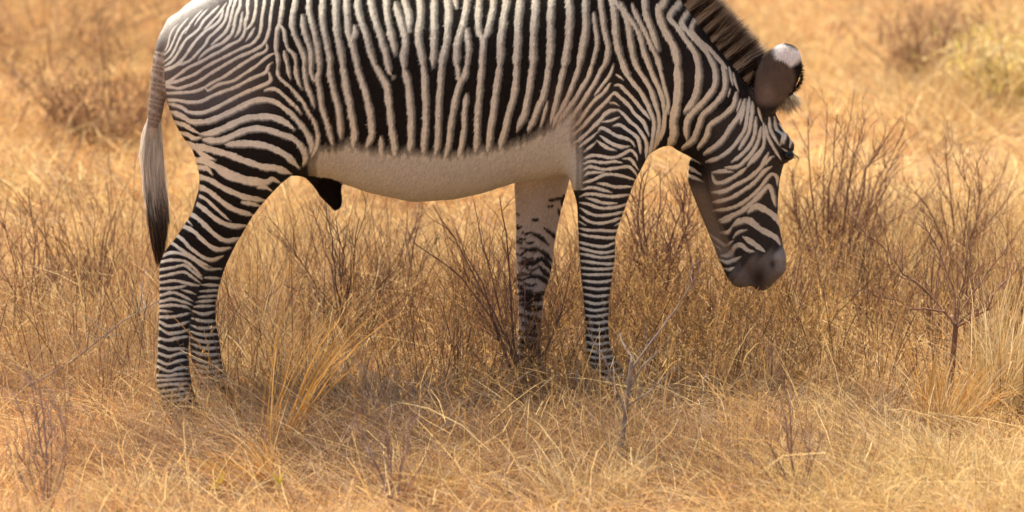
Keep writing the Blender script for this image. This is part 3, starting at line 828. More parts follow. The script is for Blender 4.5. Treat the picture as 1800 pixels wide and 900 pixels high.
zebra = tag(empty('zebra', BASE), 'grazing zebra with narrow black and white stripes, head lowered into dry grass', 'zebra')
body_me.vertices.foreach_set('co', (V - np.array(BASE)).astype(np.float32).ravel())
body_me.polygons.foreach_set('use_smooth', np.ones(len(body_me.polygons), bool))
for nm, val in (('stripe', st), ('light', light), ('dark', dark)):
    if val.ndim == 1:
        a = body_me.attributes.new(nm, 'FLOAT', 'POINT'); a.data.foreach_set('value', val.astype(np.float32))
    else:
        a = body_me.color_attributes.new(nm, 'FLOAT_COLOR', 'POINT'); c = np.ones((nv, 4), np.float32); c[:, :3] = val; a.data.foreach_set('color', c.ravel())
body_me.materials.clear(); body_me.materials.append(m_coat); body_me.name = 'body'; body_me.update()
body = link(bpy.data.objects.new('body', body_me), zebra)

# ---- ribbons: used for hair and grass
def ribbons(P0, P1, P2, wid, nseg, col0, col1, side=None):
    """quadratic curves P0-P1-P2, width wid at the base tapering to a point; returns V, faces, colours"""
    N = len(P0); t = np.linspace(0, 1, nseg + 1)
    C = ((1 - t) ** 2)[None, :, None] * P0[:, None] + (2 * t * (1 - t))[None, :, None] * P1[:, None] + (t ** 2)[None, :, None] * P2[:, None]
    if side is None:
        a = rng.uniform(0, 2 * np.pi, N); side = np.stack([np.cos(a), np.sin(a), 0.2 * rng.standard_normal(N)], 1)
    wt = np.array([1 - 0.55 * s for s in t[:-1]])
    off = side[:, None, :] * (np.asarray(wid)[:, None] * wt[None, :])[:, :, None] * 0.5
    L, R, T = C[:, :-1] - off, C[:, :-1] + off, C[:, -1]
    per = 2 * nseg + 1
    VV = np.empty((N, per, 3)); VV[:, 0:2 * nseg:2] = L; VV[:, 1:2 * nseg:2] = R; VV[:, -1] = T
    tt = np.repeat(t[:-1], 2).tolist() + [1.0]; tt = np.array(tt)[None, :, None]
    CC = col0[:, None, :] * (1 - tt) + col1[:, None, :] * tt
    b = (np.arange(N) * per)[:, None]
    Q = np.concatenate([b + np.array([[2 * i, 2 * i + 1, 2 * i + 3, 2 * i + 2]]) for i in range(nseg - 1)]) if nseg > 1 else np.zeros((0, 4), int)
    Tr = b + np.array([[2 * nseg - 2, 2 * nseg - 1, 2 * nseg]])
    return VV.reshape(-1, 3), Q, Tr, CC.reshape(-1, 3)
def ribbon_mesh(name, sets, material):
    Vs, Fs, Cs, o = [], [], [], 0
    for a, q, t, c in sets:
        Vs.append(a); Cs.append(c)
        if len(q): Fs.append(q + o)
        Fs.append(t + o); o += len(a)
    Fq = [f for f in Fs if f.shape[1] == 4]; Ft = [f for f in Fs if f.shape[1] == 3]
    faces = ([np.concatenate(Fq)] if Fq else []) + ([np.concatenate(Ft)] if Ft else [])
    return mesh_np(name, np.concatenate(Vs), faces, material, False, np.concatenate(Cs))
M_hair = veg_mat('zebra_hair', 0.5)
M_fur = veg_mat('zebra_short_fur', 0)

def coat_fur():
    me = body_me; nf = len(me.polygons); npoly = np.empty(nf * 4, np.int32); me.loops.foreach_get('vertex_index', npoly); q = npoly.reshape(-1, 4)
    nor = np.empty(nv * 3, np.float32); me.vertices.foreach_get('normal', nor); nor = nor.reshape(-1, 3)
    A_, B_, C_ = V[q[:, 0]], V[q[:, 1]], V[q[:, 3]]
    area = np.linalg.norm(np.cross(B_ - A_, C_ - A_), axis=1)
    nm = nor[q[:, 0]]; wgt = area * np.where(nm[:, 1] < 0.35, 1.0, 0.30)
    N = 300000; f = rng.choice(nf, N, p=wgt / wgt.sum()); a, b_ = rng.random(N), rng.random(N)
    w4 = np.stack([(1 - a) * (1 - b_), a * (1 - b_), a * b_, (1 - a) * b_], 1); qi = q[f]
    P = (V[qi] * w4[:, :, None]).sum(1); n_ = (nor[qi] * w4[:, :, None]).sum(1); n_ /= np.linalg.norm(n_, axis=1)[:, None]
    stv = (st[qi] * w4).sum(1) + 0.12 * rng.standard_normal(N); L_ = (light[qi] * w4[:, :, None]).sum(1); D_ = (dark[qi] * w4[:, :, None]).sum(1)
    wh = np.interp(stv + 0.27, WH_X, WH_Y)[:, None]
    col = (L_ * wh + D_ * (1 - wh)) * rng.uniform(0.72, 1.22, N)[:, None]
    g = np.tile(np.array([-0.45, 0.0, -0.9]), (N, 1)) + 0.22 * rng.standard_normal((N, 3))
    g[P[:, 0] > 0.55] += np.array([0.35, 0, -0.1])
    t = g - n_ * (g * n_).sum(1)[:, None]; tl_ = np.linalg.norm(t, axis=1); ok = tl_ > 0.25
    P, n_, t, col, tl_ = P[ok], n_[ok], t[ok], col[ok], tl_[ok]; t /= tl_[:, None]
    uu_, vv_ = photo(P[:, 0], P[:, 1], P[:, 2]); fine_ = np.maximum.reduce([sstep(255, 300, vv_) * ((uu_ < 560) | (uu_ > 990)), sstep(560, 470, uu_) , sstep(1180, 1240, uu_) * sstep(170, 190, vv_), sstep(1010, 1040, uu_) * sstep(90, 130, vv_)])
    Ls = rng.uniform(0.008, 0.014, len(P)) * (1 - 0.58 * fine_); lift = rng.uniform(0.10, 0.34, len(P))
    side = np.cross(t, n_); P = P + n_ * 0.0006 - np.array(BASE)
    P2 = P + (t + n_ * lift[:, None]) * Ls[:, None]
    S = ribbons(P, (P + P2) / 2, P2, rng.uniform(0.0016, 0.0028, len(P)), 1, col, col, side)
    o = link(bpy.data.objects.new('coat_hair', ribbon_mesh('coat_hair', [S], M_fur)), zebra); o['kind'] = 'stuff'
coat_fur()
def mane():
    line = np.array([(1090, -120), (1140, -55), (1188, 2), (1236, 58), (1278, 104), (1306, 140), (1330, 166)], float)
    cum = np.concatenate([[0], np.cumsum(np.linalg.norm(np.diff(line, axis=0), axis=1))])
    N = 21000; s = rng.uniform(0, cum[-1], N)
    bu, bv_ = np.interp(s, cum, line[:, 0]), np.interp(s, cum, line[:, 1])
    depth = rng.uniform(0, 22, N); lat = rng.uniform(-1, 1, N) * 0.028
    bu2, bv2 = bu - depth * 0.62, bv_ + depth * 0.78
    P0 = np.array([at(a, c, o) for a, c, o in zip(bu2, bv2, lat)])
    ang = np.radians(50 + 5.5 * rng.standard_normal(N) - 12 * (s / cum[-1]))
    Ln = (0.122 + 0.010 * rng.standard_normal(N)) * np.clip(0.55 + (cum[-1] - s) / 60, 0.45, 1) + depth / 520
    d = np.stack([np.cos(ang), lat * 1.0 + 0.05 * rng.standard_normal(N), np.sin(ang)], 1)
    P2 = P0 + d * Ln[:, None]; P1 = (P0 + P2) / 2 + np.stack([-0.008 + 0 * s, 0 * s, 0.004 + 0 * s], 1)
    wht = np.clip(0.42 + 1.5 * np.sin((s + 5 * np.sin(s * 0.05)) / 22.0 * 2 * np.pi + 0.02 * depth), 0, 1)
    c0 = wht[:, None] * np.array([0.82, 0.68, 0.50]) + (1 - wht[:, None]) * np.array([0.045, 0.033, 0.026])
    c1 = c0 * 0.62 + np.array([0.22, 0.115, 0.06]) * 0.30
    jit = rng.uniform(0.75, 1.2, N)[:, None]
    S = ribbons(P0 - np.array(BASE), P1 - np.array(BASE), P2 - np.array(BASE), np.full(N, 0.0032), 3, c0 * jit, c1 * jit)
    link(bpy.data.objects.new('mane', ribbon_mesh('mane', [S], M_hair)), zebra)
mane()
def tail_hair():
    N = 7000; s = rng.beta(1.1, 1.0, N)
    ru = np.interp(s, [0, .4, 1], [271, 266, 267]); rv = 205 + 105 * s
    a = rng.uniform(-1, 1, N); rad = np.interp(s, [0, 1], [11, 5])
    off = -0.04 + rng.uniform(-1, 1, N) * 0.014
    P0 = np.array([at(x + q * r, y_, o) for x, q, r, y_, o in zip(ru, a, rad, rv, off)])
    ln = rng.uniform(0.35, 1.0, N); ev = np.minimum(rv + 40 + 135 * ln * (0.45 + 0.65 * s), 476 - 12 * rng.random(N))
    mid_u = 268 + a * 20 + 3 * rng.standard_normal(N) + 6 * (rv > 280)
    mid_v = rv + 0.5 * (ev - rv)
    eu = np.interp(ev, [270, 340, 400, 470], [258, 274, 281, 281]) + (a * 15 + 4 * rng.standard_normal(N)) * np.interp(ev, [300, 400, 475], [1, .95, .25])
    P1 = np.array([at(x, y_, o * 1.2) for x, y_, o in zip(mid_u, mid_v, off)]); P2 = np.array([at(x, y_, -0.04 + 1.6 * (o + .04)) for x, y_, o in zip(eu, ev, off)])
    k = rng.random(N)[:, None]
    left = (a[:, None] + 0.45 * rng.standard_normal((N, 1))) < -0.15
    darkc = np.array([0.022, 0.017, 0.015]) * (k < .62) + np.array([0.34, 0.17, 0.065]) * (k >= .62)
    pale = np.array([0.93, 0.88, 0.78]) * (k < .7) + np.array([0.80, 0.70, 0.56]) * (k >= .7)
    low = np.clip((ev - 350) / 50 + 0.25 * rng.standard_normal(N), 0, 1)[:, None]
    lo0 = low * np.clip((rv[:, None] - 240) / 60, 0, 1) * 0.75; c0 = pale * (1 - lo0) + darkc * lo0; c1 = np.where(left & (ev[:, None] < 400), pale, pale * (1 - low) + darkc * low)
    S = ribbons(P0 - np.array(BASE), P1 - np.array(BASE), P2 - np.array(BASE), np.full(N, 0.0032), 5, c0, c1)
    link(bpy.data.objects.new('tail_hair', ribbon_mesh('tail_hair', [S], M_hair)), zebra)
tail_hair()
def ear_hair():
    N = 1500
    a = rng.uniform(0, 1, N)
    P0 = np.array([at(1366 + 22 * q + 3 * rng.standard_normal(), 172 - 8 * q + 3 * rng.standard_normal(), -.05 + .05 * rng.random()) for q in a])
    P2 = P0 + np.stack([0.02 + 0.02 * rng.standard_normal(N), 0.02 * rng.standard_normal(N), -0.035 + 0.015 * rng.standard_normal(N)], 1)
    P1 = (P0 + P2) / 2 + np.stack([0.012 + 0 * a, 0 * a, 0 * a], 1)
    c = np.tile(np.array([0.62, 0.52, 0.38]), (N, 1)) * rng.uniform(.7, 1.1, N)[:, None]
    B = np.array(BASE)
    oc = np.array([(1332, 165), (1324, 145), (1328, 122), (1342, 102), (1360, 92), (1380, 89), (1398, 98), (1409, 118), (1410, 138), (1402, 154), (1386, 166)], float)
    M_ = 2600; q = rng.uniform(0, len(oc) - 1, M_); qi = np.arange(len(oc))
    eu, ev = np.interp(q, qi, oc[:, 0]), np.interp(q, qi, oc[:, 1]); k = rng.uniform(0.96, 1.03, M_)
    oc = np.array([1366, 137]) + (oc - np.array([1366, 137])) * 0.94; eu, ev = np.interp(q, qi, oc[:, 0]), np.interp(q, qi, oc[:, 1]); cu, cv = 1367, 132; ou = cu + (eu - cu) * k; ov = cv + (ev - cv) * k
    R0 = np.array([at(x_, y_, -.085 + .006 * rng.standard_normal()) for x_, y_ in zip(ou, ov)]); e_ = np.array([at(x_, y_, -.085) for x_, y_ in zip(cu + (eu - cu) * 1.2, cv + (ev - cv) * 1.2)])
    R2 = R0 + (e_ - R0) * rng.uniform(.5, 1.0, M_)[:, None] + rng.standard_normal((M_, 3)) * .004
    wtip = ((q > 3.9) & (q < 6.6))[:, None]; bl = ((q >= 6.6) | (q < 3.4))[:, None]
    ec = np.where(wtip, np.array([0.80, 0.73, 0.65]), np.where(bl, np.array([0.03, 0.022, 0.018]), np.array([0.30, 0.20, 0.14]))) * rng.uniform(.8, 1.1, M_)[:, None]
    link(bpy.data.objects.new('ear_fringe', ribbon_mesh('ear_fringe', [ribbons(R0 - B, (R0 + R2) / 2 - B, R2 - B, np.full(M_, .0028), 2, ec, ec)], M_hair)), zebra)
    link(bpy.data.objects.new('ear_hair', ribbon_mesh('ear_hair', [ribbons(P0 - B, P1 - B, P2 - B, np.full(N, .0028), 2, c, c)], M_hair)), zebra)
ear_hair()
def eyes():
    m, n_, b_ = mat('dark_eye', 0.08); b_.inputs['Base Color'].default_value = (0.012, 0.008, 0.006, 1)
    mlid, n2, b2 = mat('black_eyelid', 0.7); b2.inputs['Base Color'].default_value = (0.02, 0.016, 0.014, 1)
    import bmesh
    for sgn in (-1, 1):
        c = np.array(at(1383, 266, 0)); c[1] += sgn * 0.092
        bm = bmesh.new(); bmesh.ops.create_uvsphere(bm, u_segments=20, v_segments=12, radius=0.019)
        me = bpy.data.meshes.new('eye'); bm.to_mesh(me); bm.free(); me.materials.append(m)
        for p in me.polygons: p.use_smooth = True
        o = link(bpy.data.objects.new('eye', me), zebra); o.location = c - np.array(BASE)
        N = 60; t = rng.uniform(-1, 1, N)
        P0 = np.stack([0.006 + 0.014 * t, sgn * 0.016 * np.ones(N), 0.008 - 0.006 * t * t], 1)
        P2 = P0 + np.stack([0.012 + 0.006 * t, sgn * 0.016 * np.ones(N), -0.012 + 0.006 * rng.standard_normal(N)], 1); P1 = (P0 + P2) / 2 + np.array([0.004, sgn * 0.004, 0.004])
        k = np.tile(np.array([0.02, 0.016, 0.014]), (N, 1))
        link(bpy.data.objects.new('eyelashes', ribbon_mesh('eyelashes', [ribbons(P0, P1, P2, np.full(N, .002), 2, k, k)], mlid)), o)
eyes()

# ================================================================== GRASS
STRAW, ORANGE, BROWN, GREYB, BLOND, RUST = [np.array(c) for c in ((0.76, 0.53, 0.225), (0.67, 0.40, 0.145), (0.36, 0.205, 0.10), (0.44, 0.335, 0.235), (0.85, 0.66, 0.325), (0.52, 0.265, 0.125))]
PAL = np.stack([STRAW, ORANGE, BROWN, GREYB, BLOND, RUST])
def pnoise(x, y, s, seed):
    """cheap smooth value noise"""
    r = np.random.default_rng(seed); G_ = r.random((256, 256))
    a, c = x * s + 100, y * s + 100; i, j = np.floor(a).astype(int), np.floor(c).astype(int); fa, fc = a - i, c - j
    fa, fc = fa * fa * (3 - 2 * fa), fc * fc * (3 - 2 * fc); g = lambda p, q: G_[p % 256, q % 256]
    return g(i, j) * (1 - fa) * (1 - fc) + g(i + 1, j) * fa * (1 - fc) + g(i, j + 1) * (1 - fa) * fc + g(i + 1, j + 1) * fa * fc
def half_width(y): return 1.73 * (y + CAM_D) / CAM_D + 0.75
def scatter(n, ya, yb, power=1.0):
    out_x, out_y = [], []
    t = rng.random(n * 3); y = ya + (yb - ya) * t ** power
    hw = half_width(y); keep = rng.random(n * 3) < hw / half_width(yb)
    y = y[keep][:n]; x = rng.uniform(-1, 1, len(y)) * half_width(y)
    return x, y
def pick(x, y, n):
    """palette index per blade, patchy"""
    a = pnoise(x, y, 0.9, 1); c = pnoise(x, y, 2.2, 2); r = rng.random(n)
    right = np.clip((x - 0.7) / 1.2, 0, 1); mid = np.exp(-((x - 0.3) / 0.8) ** 2) * np.exp(-((y - 0.6) / 1.6) ** 2)
    wts = np.stack([0.9 + 0.4 * a, 0.40 + 0.8 * (c > .5) + 0.5 * mid, 0.16 + 0.75 * (a < .36) + 0.5 * mid, 0.22 + 0.45 * (c < .4),
                    0.38 + 1.1 * right + 0.5 * (a > .62) + 0.9 * np.exp(-((y - 3.5) / 2.2) ** 2), 0.24 + 0.9 * (c > .62) + 0.35 * (x < -1) + 0.7 * np.clip((y - 6) / 4, 0, 1)], 1)
    nearf = np.clip((1.2 - y) / 1.2, 0, 1) * np.clip(1.15 - 0.45 * np.abs(x - 0.1), 0.2, 1)
    wts[:, 3] += 0.55 * nearf; wts[:, 2] += 0.45 * nearf
    cs = np.cumsum(wts / wts.sum(1, keepdims=True), 1)
    return (r[:, None] > cs).sum(1).clip(0, 5)
def fan(cx, cy, per, hmin, hmax, rad, lean, width, nseg, dens_h=None, tone=None, dirn=None):
    """per blades around each centre"""
    N = len(cx) * per
    X = np.repeat(cx, per); Y = np.repeat(cy, per)
    ci = np.repeat(np.arange(len(cx)), per)
    hscale = np.repeat(rng.uniform(0.6, 1.15, len(cx)), per)
    if dens_h is not None: hscale = hscale * np.repeat(dens_h, per)
    a = rng.uniform(0, 2 * np.pi, N); r = rad * np.sqrt(rng.random(N))
    bx, by = X + r * np.cos(a), Y + r * np.sin(a)
    Ln = rng.uniform(hmin, hmax, N) * hscale
    a2 = a + 0.9 * rng.standard_normal(N)
    ln = np.abs(lean + 0.30 * rng.standard_normal(N))
    cl = np.repeat(rng.standard_normal((len(cx), 2)) * 0.22, per, 0)
    dx, dy = np.cos(a2) * ln + cl[:, 0], np.sin(a2) * ln + cl[:, 1]
    if dirn is not None: dx = dx + dirn[0]; dy = dy + dirn[1]
    nrm = np.sqrt(dx * dx + dy * dy + 1)
    D = np.stack([dx / nrm, dy / nrm, 1 / nrm], 1)
    P0 = np.stack([bx, by, hills(bx, by) - 0.02], 1)
    P1 = P0 + D * (Ln * 0.55)[:, None] + np.stack([0 * Ln, 0 * Ln, 0.12 * Ln], 1)
    P2 = P0 + D * Ln[:, None] + np.stack([dx * Ln * 0.25, dy * Ln * 0.25, -0.10 * Ln * (1 + ln)], 1)
    if tone is None:
        p = pick(X + 0 * a, Y, N); sw = rng.random(N) < 0.25
        base = np.repeat(pick(cx, cy, len(cx)), per); p = np.where(sw, p, base)
        col = PAL[p]
    else:
        col = np.array(tone)[rng.integers(0, len(tone), N)]
    col = col * rng.uniform(0.68, 1.22, N)[:, None]
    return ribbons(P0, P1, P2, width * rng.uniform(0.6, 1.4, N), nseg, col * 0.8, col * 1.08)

STONE = ground(1195, 763)
def in_feet(x, y):
    bad = (np.abs(x - STONE[0]) < 0.055) & (y - STONE[1] > -0.34) & (y - STONE[1] < 0.03)
    for uu, off in ((315, NH), (395, FH), (1095, NF), (948, FF)):
        p = at(uu, 705, off); bad |= (x - p[0]) ** 2 + (y - p[1]) ** 2 < 0.075 ** 2
    return bad
def height_map(x, y):
    h = 0.45 + 1.0 * pnoise(x, y, 1.1, 5)
    h *= 1 - 0.45 * np.exp(-((y + 1.5) / 0.5) ** 2)                 # low and open along the front
    for uu, off in ((315, NH), (395, FH), (1095, NF), (948, FF)):
        p = at(uu, 705, off); h *= 1 - 0.5 * np.exp(-(((x - p[0]) / .25) ** 2 + ((y - p[1] + .12) / .35) ** 2))
    return h * np.where(y > 3, 1.2, 1)
def patchy(x, y, lo=0.12):
    p = pnoise(x, y, 1.35, 21) * 0.6 + pnoise(x, y, 3.1, 22) * 0.4
    k = rng.random(len(x)) < lo + (1 - lo) * np.clip((p - 0.38) / 0.2, 0, 1)
    return x[k], y[k]
def lying(n_, ya, yb, wd, lmin, lmax, flow, lift, seed, bright=1.0):
    """bent stalks lying over each other; flow 0..1 = how far neighbours share a direction"""
    x, y = scatter(n_, ya, yb); k = ~in_feet(x, y); x, y = x[k], y[k]; N = len(x)
    a = 2 * np.pi * (flow * 1.3 * pnoise(x, y, 0.9, seed) + (1 - flow) * rng.random(N)) + 0.5 * rng.standard_normal(N)
    L = rng.uniform(lmin, lmax, N); z = hills(x, y) + np.abs(rng.standard_normal(N)) * lift * (0.4 + 1.1 * pnoise(x, y, 2.0, seed + 1))
    P0 = np.stack([x, y, z], 1); d = np.stack([np.cos(a), np.sin(a), 0.22 * rng.standard_normal(N) + 0.10], 1)
    P2 = P0 + d * L[:, None]; P2[:, 2] = np.maximum(P2[:, 2], 0.004)
    P1 = (P0 + P2) / 2 + np.stack([0.14 * L * rng.standard_normal(N), 0.14 * L * rng.standard_normal(N), L * np.abs(0.16 + 0.14 * rng.standard_normal(N))], 1)
    c = PAL[pick(x, y, N)] * (bright * rng.uniform(0.7, 1.25, N))[:, None]
    return ribbons(P0, P1, P2, wd * rng.uniform(.6, 1.4, N), 3 if lmax > .3 else 2, c, c * 1.05)
def grass():
    sets = []
    x, y = scatter(7600, -2.9, 3.4); k = ~in_feet(x, y); x, y = patchy(x[k], y[k])
    sets.append(fan(x, y, 32, 0.06, 0.25, 0.075, 0.80, 0.0023, 2, height_map(x, y)))          # near, arching
    x, y = scatter(4600, -2.9, 3.4); k = ~in_feet(x, y); x, y = patchy(x[k], y[k], 0.03)
    sets.append(fan(x, y, 6, 0.20, 0.52, 0.05, 0.45, 0.0022, 4, height_map(x, y)))            # single long wisps
    fx, fy = [], []
    for uu, off in ((315, NH), (395, FH), (1095, NF), (948, FF)):
        p = at(uu, 705, off); fx.append(p[0] + 0.16 * rng.standard_normal(34)); fy.append(p[1] - 0.06 - np.abs(0.14 * rng.standard_normal(34)))
    fx, fy = np.concatenate(fx), np.concatenate(fy); k = ~in_feet(fx, fy)
    sets.append(fan(fx[k], fy[k], 12, 0.10, 0.30, 0.06, 0.45, 0.0021, 3, None, [BROWN, GREYB, ORANGE, STRAW]))
    bx, by, _ = ground(1640, 870); nx = rng.standard_normal(420) * 0.34 + bx; ny = rng.standard_normal(420) * 0.32 + by
    sets.append(fan(nx, ny, 16, 0.10, 0.30, 0.06, 0.9, 0.0024, 3, None, [BLOND, BLOND * 1.06, STRAW], (-.5, 0)))
    x, y = scatter(6800, 3.4, 15.0); x, y = patchy(x, y, 0.25)
    sets.append(fan(x, y, 22, 0.10, 0.38, 0.12, 0.85, 0.0046, 2, height_map(x, y)))
    x, y = scatter(1800, 15.0, 26.0)
    sets.append(fan(x, y, 24, 0.18, 0.5, 0.14, 0.40, 0.009, 2, height_map(x, y)))
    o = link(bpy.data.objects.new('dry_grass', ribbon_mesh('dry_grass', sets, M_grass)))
    tag(o, 'knee high straw coloured dry grass covering the ground', 'grass', kind='stuff')
    sets = [lying(70000, -2.9, 3.4, 0.0026, 0.06, 0.24, 0.35, 0.022, 31, 1.06), lying(26000, -2.9, 3.4, 0.0023, 0.18, 0.42, 0.6, 0.06, 41, 1.1), lying(62000, 3.4, 14, 0.0060, 0.10, 0.34, 0.3, 0.07, 51, 1.0)]
    o = link(bpy.data.objects.new('straw_litter', ribbon_mesh('straw_litter', sets, M_grass)))
    tag(o, 'flattened pale straw and dead stalks lying on the soil', 'straw', kind='stuff')
    # thickets of hair-thin grey and brown twigs
    cs = []
    for cx, cy, sx, sy, n_ in ((-0.85, -0.55, 0.30, 0.28, 95), (-0.35, -0.45, 0.40, 0.30, 120), (0.15, -0.35, 0.35, 0.3, 95), (0.75, 0.25, 0.3, 0.45, 90), (1.05, 0.75, 0.3, 0.5, 90), (1.25, -0.25, 0.28, 0.35, 70),
                               (-0.45, 0.9, 0.45, 0.6, 110), (-1.6, 0.7, 0.4, 0.9, 80), (-1.6, -0.7, 0.35, 0.5, 80), (0.35, 0.6, 0.3, 0.5, 90), (1.5, 2.4, 0.6, 1.0, 110), (-1.3, 3.0, 0.6, 1.0, 90), (0.6, -0.9, 0.5, 0.35, 60), (-0.2, -1.3, 0.6, 0.15, 50), (1.35, -0.9, 0.4, 0.25, 50), (-1.1, -1.2, 0.5, 0.2, 40)):
        n_ = int(n_ * 1.5); cs.append(np.stack([cx + 1.15 * sx * rng.standard_normal(n_), cy + 1.15 * sy * rng.standard_normal(n_)], 1))
    C = np.concatenate(cs); k = ~in_feet(C[:, 0], C[:, 1]) & (pnoise(C[:, 0], C[:, 1], 2.6, 77) > 0.36); C = C[k]
    tw = [np.array((0.28, 0.19, 0.12)), np.array((0.36, 0.26, 0.175)), np.array((0.20, 0.12, 0.075)), np.array((0.44, 0.30, 0.17)), np.array((0.42, 0.21, 0.09))]
    S1 = fan(C[:, 0], C[:, 1], 42, 0.10, 0.34, 0.10, 0.9, 0.0019, 3, height_map(C[:, 0], C[:, 1]), tw)
    cs = []
    for cx, cy, sx, sy, n_ in ((-0.35, 1.2, 0.45, 0.6, 130), (0.1, 0.9, 0.35, 0.5, 90), (0.62, 1.3, 0.40, 0.7, 130), (1.25, 1.6, 0.35, 0.8, 120), (1.65, 1.0, 0.3, 0.7, 60), (-1.6, 1.6, 0.4, 0.9, 80), (-1.2, 0.4, 0.3, 0.4, 40)):
        cs.append(np.stack([cx + sx * rng.standard_normal(n_), cy + sy * rng.standard_normal(n_)], 1))
    C = np.concatenate(cs); dk = [np.array((0.15, 0.075, 0.042)), np.array((0.22, 0.11, 0.06)), np.array((0.11, 0.065, 0.045)), np.array((0.30, 0.16, 0.085))]
    S2 = fan(C[:, 0], C[:, 1], 9, 0.22, 0.66, 0.05, 0.22, 0.0034, 3, None, dk)
    x, y = scatter(1500, -2.4, 2.5); x, y = patchy(x, y, 0.05); k = ~in_feet(x, y)
    S3 = fan(x[k], y[k], 5, 0.10, 0.32, 0.05, 0.55, 0.0021, 3, None, dk + tw)
    o = link(bpy.data.objects.new('twig_thicket', ribbon_mesh('twig_thicket', [S1, S2, S3], M_grass)))
    tag(o, 'low tangle of fine grey brown twigs among the grass', 'scrub', kind='stuff')
    # tall thin seed stalks, mostly behind the forelegs and the head
    xs, ys = [], []
    for cx, cy, sx, sy, n_ in ((0.65, 0.75, 0.40, 0.5, 520), (0.35, 0.10, 0.35, 0.30, 230), (0.85, -0.05, 0.26, 0.25, 170), (-0.40, 0.6, 0.45, 0.7, 220), (1.5, 1.2, 0.6, 0.9, 200), (-1.5, 0.9, 0.5, 1.2, 150), (-0.1, -0.5, 0.4, 0.3, 120)):
        xs.append(cx + sx * rng.standard_normal(n_)); ys.append(cy + sy * rng.standard_normal(n_))
    x, y = np.concatenate(xs), np.concatenate(ys); N = len(x)
    h = rng.uniform(0.16, 0.50, N) * np.where(y < 0.35, 0.85, 1)
    lx, ly = 0.22 * rng.standard_normal(N), 0.2 * rng.standard_normal(N)
    P0 = np.stack([x, y, 0 * x - 0.01], 1); P2 = P0 + np.stack([lx * h, ly * h, h], 1); P1 = P0 + np.stack([0.3 * lx * h, 0.3 * ly * h, 0.6 * h], 1)
    c = (np.where(rng.random(N)[:, None] < 0.5, ORANGE, BROWN)) * rng.uniform(.8, 1.15, N)[:, None]
    sets = [ribbons(P0, P1, P2, np.full(N, 0.0035), 3, c, c)]
    reps = 9; t = np.tile(np.linspace(0.62, 1.0, reps), N); i = np.repeat(np.arange(N), reps)
    S0 = ((1 - t) ** 2)[:, None] * P0[i] + (2 * t * (1 - t))[:, None] * P1[i] + (t ** 2)[:, None] * P2[i]
    a = rng.uniform(0, 2 * np.pi, len(i)); L = rng.uniform(0.012, 0.034, len(i))
    S2 = S0 + np.stack([np.cos(a) * L * .7, np.sin(a) * L * .7, L * rng.uniform(0.2, 1.0, len(i))], 1)
    c = (ORANGE * 0.66) * rng.uniform(.6, 1.3, len(i))[:, None]
    sets.append(ribbons(S0, (S0 + S2) / 2, S2, np.full(len(i), 0.0055), 2, c, c))
    o = link(bpy.data.objects.new('seed_stalks', ribbon_mesh('seed_stalks', sets, M_grass)))
    tag(o, 'thin orange brown grass stalks with ragged seed heads', 'grass', kind='stuff')
grass()

# ---- single tussocks that stand out
def tussock(uu, vv, label, per, hmin, hmax, rad, lean, tone, dirn=None, width=0.0032, dens=1.0):
    x, y, _ = ground(uu, vv)
    S = fan(np.array([0.0]), np.array([0.0]), per, hmin, hmax, rad, lean, width, 5, np.array([1.0 * dens]), tone, dirn)
    o = link(bpy.data.objects.new('grass_tussock', ribbon_mesh('grass_tussock', [S], M_grass)))
    o.location = (x, y, 0); tag(o, label, 'grass tussock', 'single grass tussocks standing out of the grass'); return o
GOLD = [np.array((0.62, 0.33, 0.085)), np.array((0.66, 0.40, 0.13)), np.array((0.55, 0.28, 0.07))]
PALE = [np.array((0.74, 0.55, 0.27)), np.array((0.66, 0.44, 0.18)), np.array((0.78, 0.62, 0.36))]
tussock(450, 858, 'golden orange grass tussock low in front of the hind legs', 420, 0.10, 0.24, 0.09, 0.35, GOLD, (-.15, 0))
tussock(478, 806, 'long golden stems arching right beyond the hind hooves', 46, 0.42, 0.75, 0.06, 0.10, GOLD, (0.42, 0), 0.0042)
tussock(755, 880, 'small straw coloured tussock at the bottom centre edge', 240, 0.10, 0.22, 0.10, 0.5, GOLD + PALE)
tussock(1660, 770, 'dense yellow grass tussock at the foot of the thin sapling', 420, 0.16, 0.40, 0.08, 0.28, GOLD + PALE)
tussock(1775, 720, 'tall blond feathery tussock at the right edge of the grass', 620, 0.25, 0.62, 0.14, 0.42, PALE, (-.1, 0))
tussock(1600, 850, 'pale bleached tussock flattened to the left in the right corner', 380, 0.16, 0.34, 0.16, 0.85, PALE, (-.8, 0))
tussock(1410, 600, 'tussock of long yellow blades beside the lowered muzzle', 160, 0.20, 0.52, 0.10, 0.40, PALE + GOLD)
tussock(225, 888, 'whitish dry tussock in the lower left foreground', 300, 0.08, 0.22, 0.12, 0.7, PALE)
tussock(1035, 888, 'pale straw tussock in front of the grey dead sapling', 300, 0.10, 0.25, 0.14, 0.5, PALE)

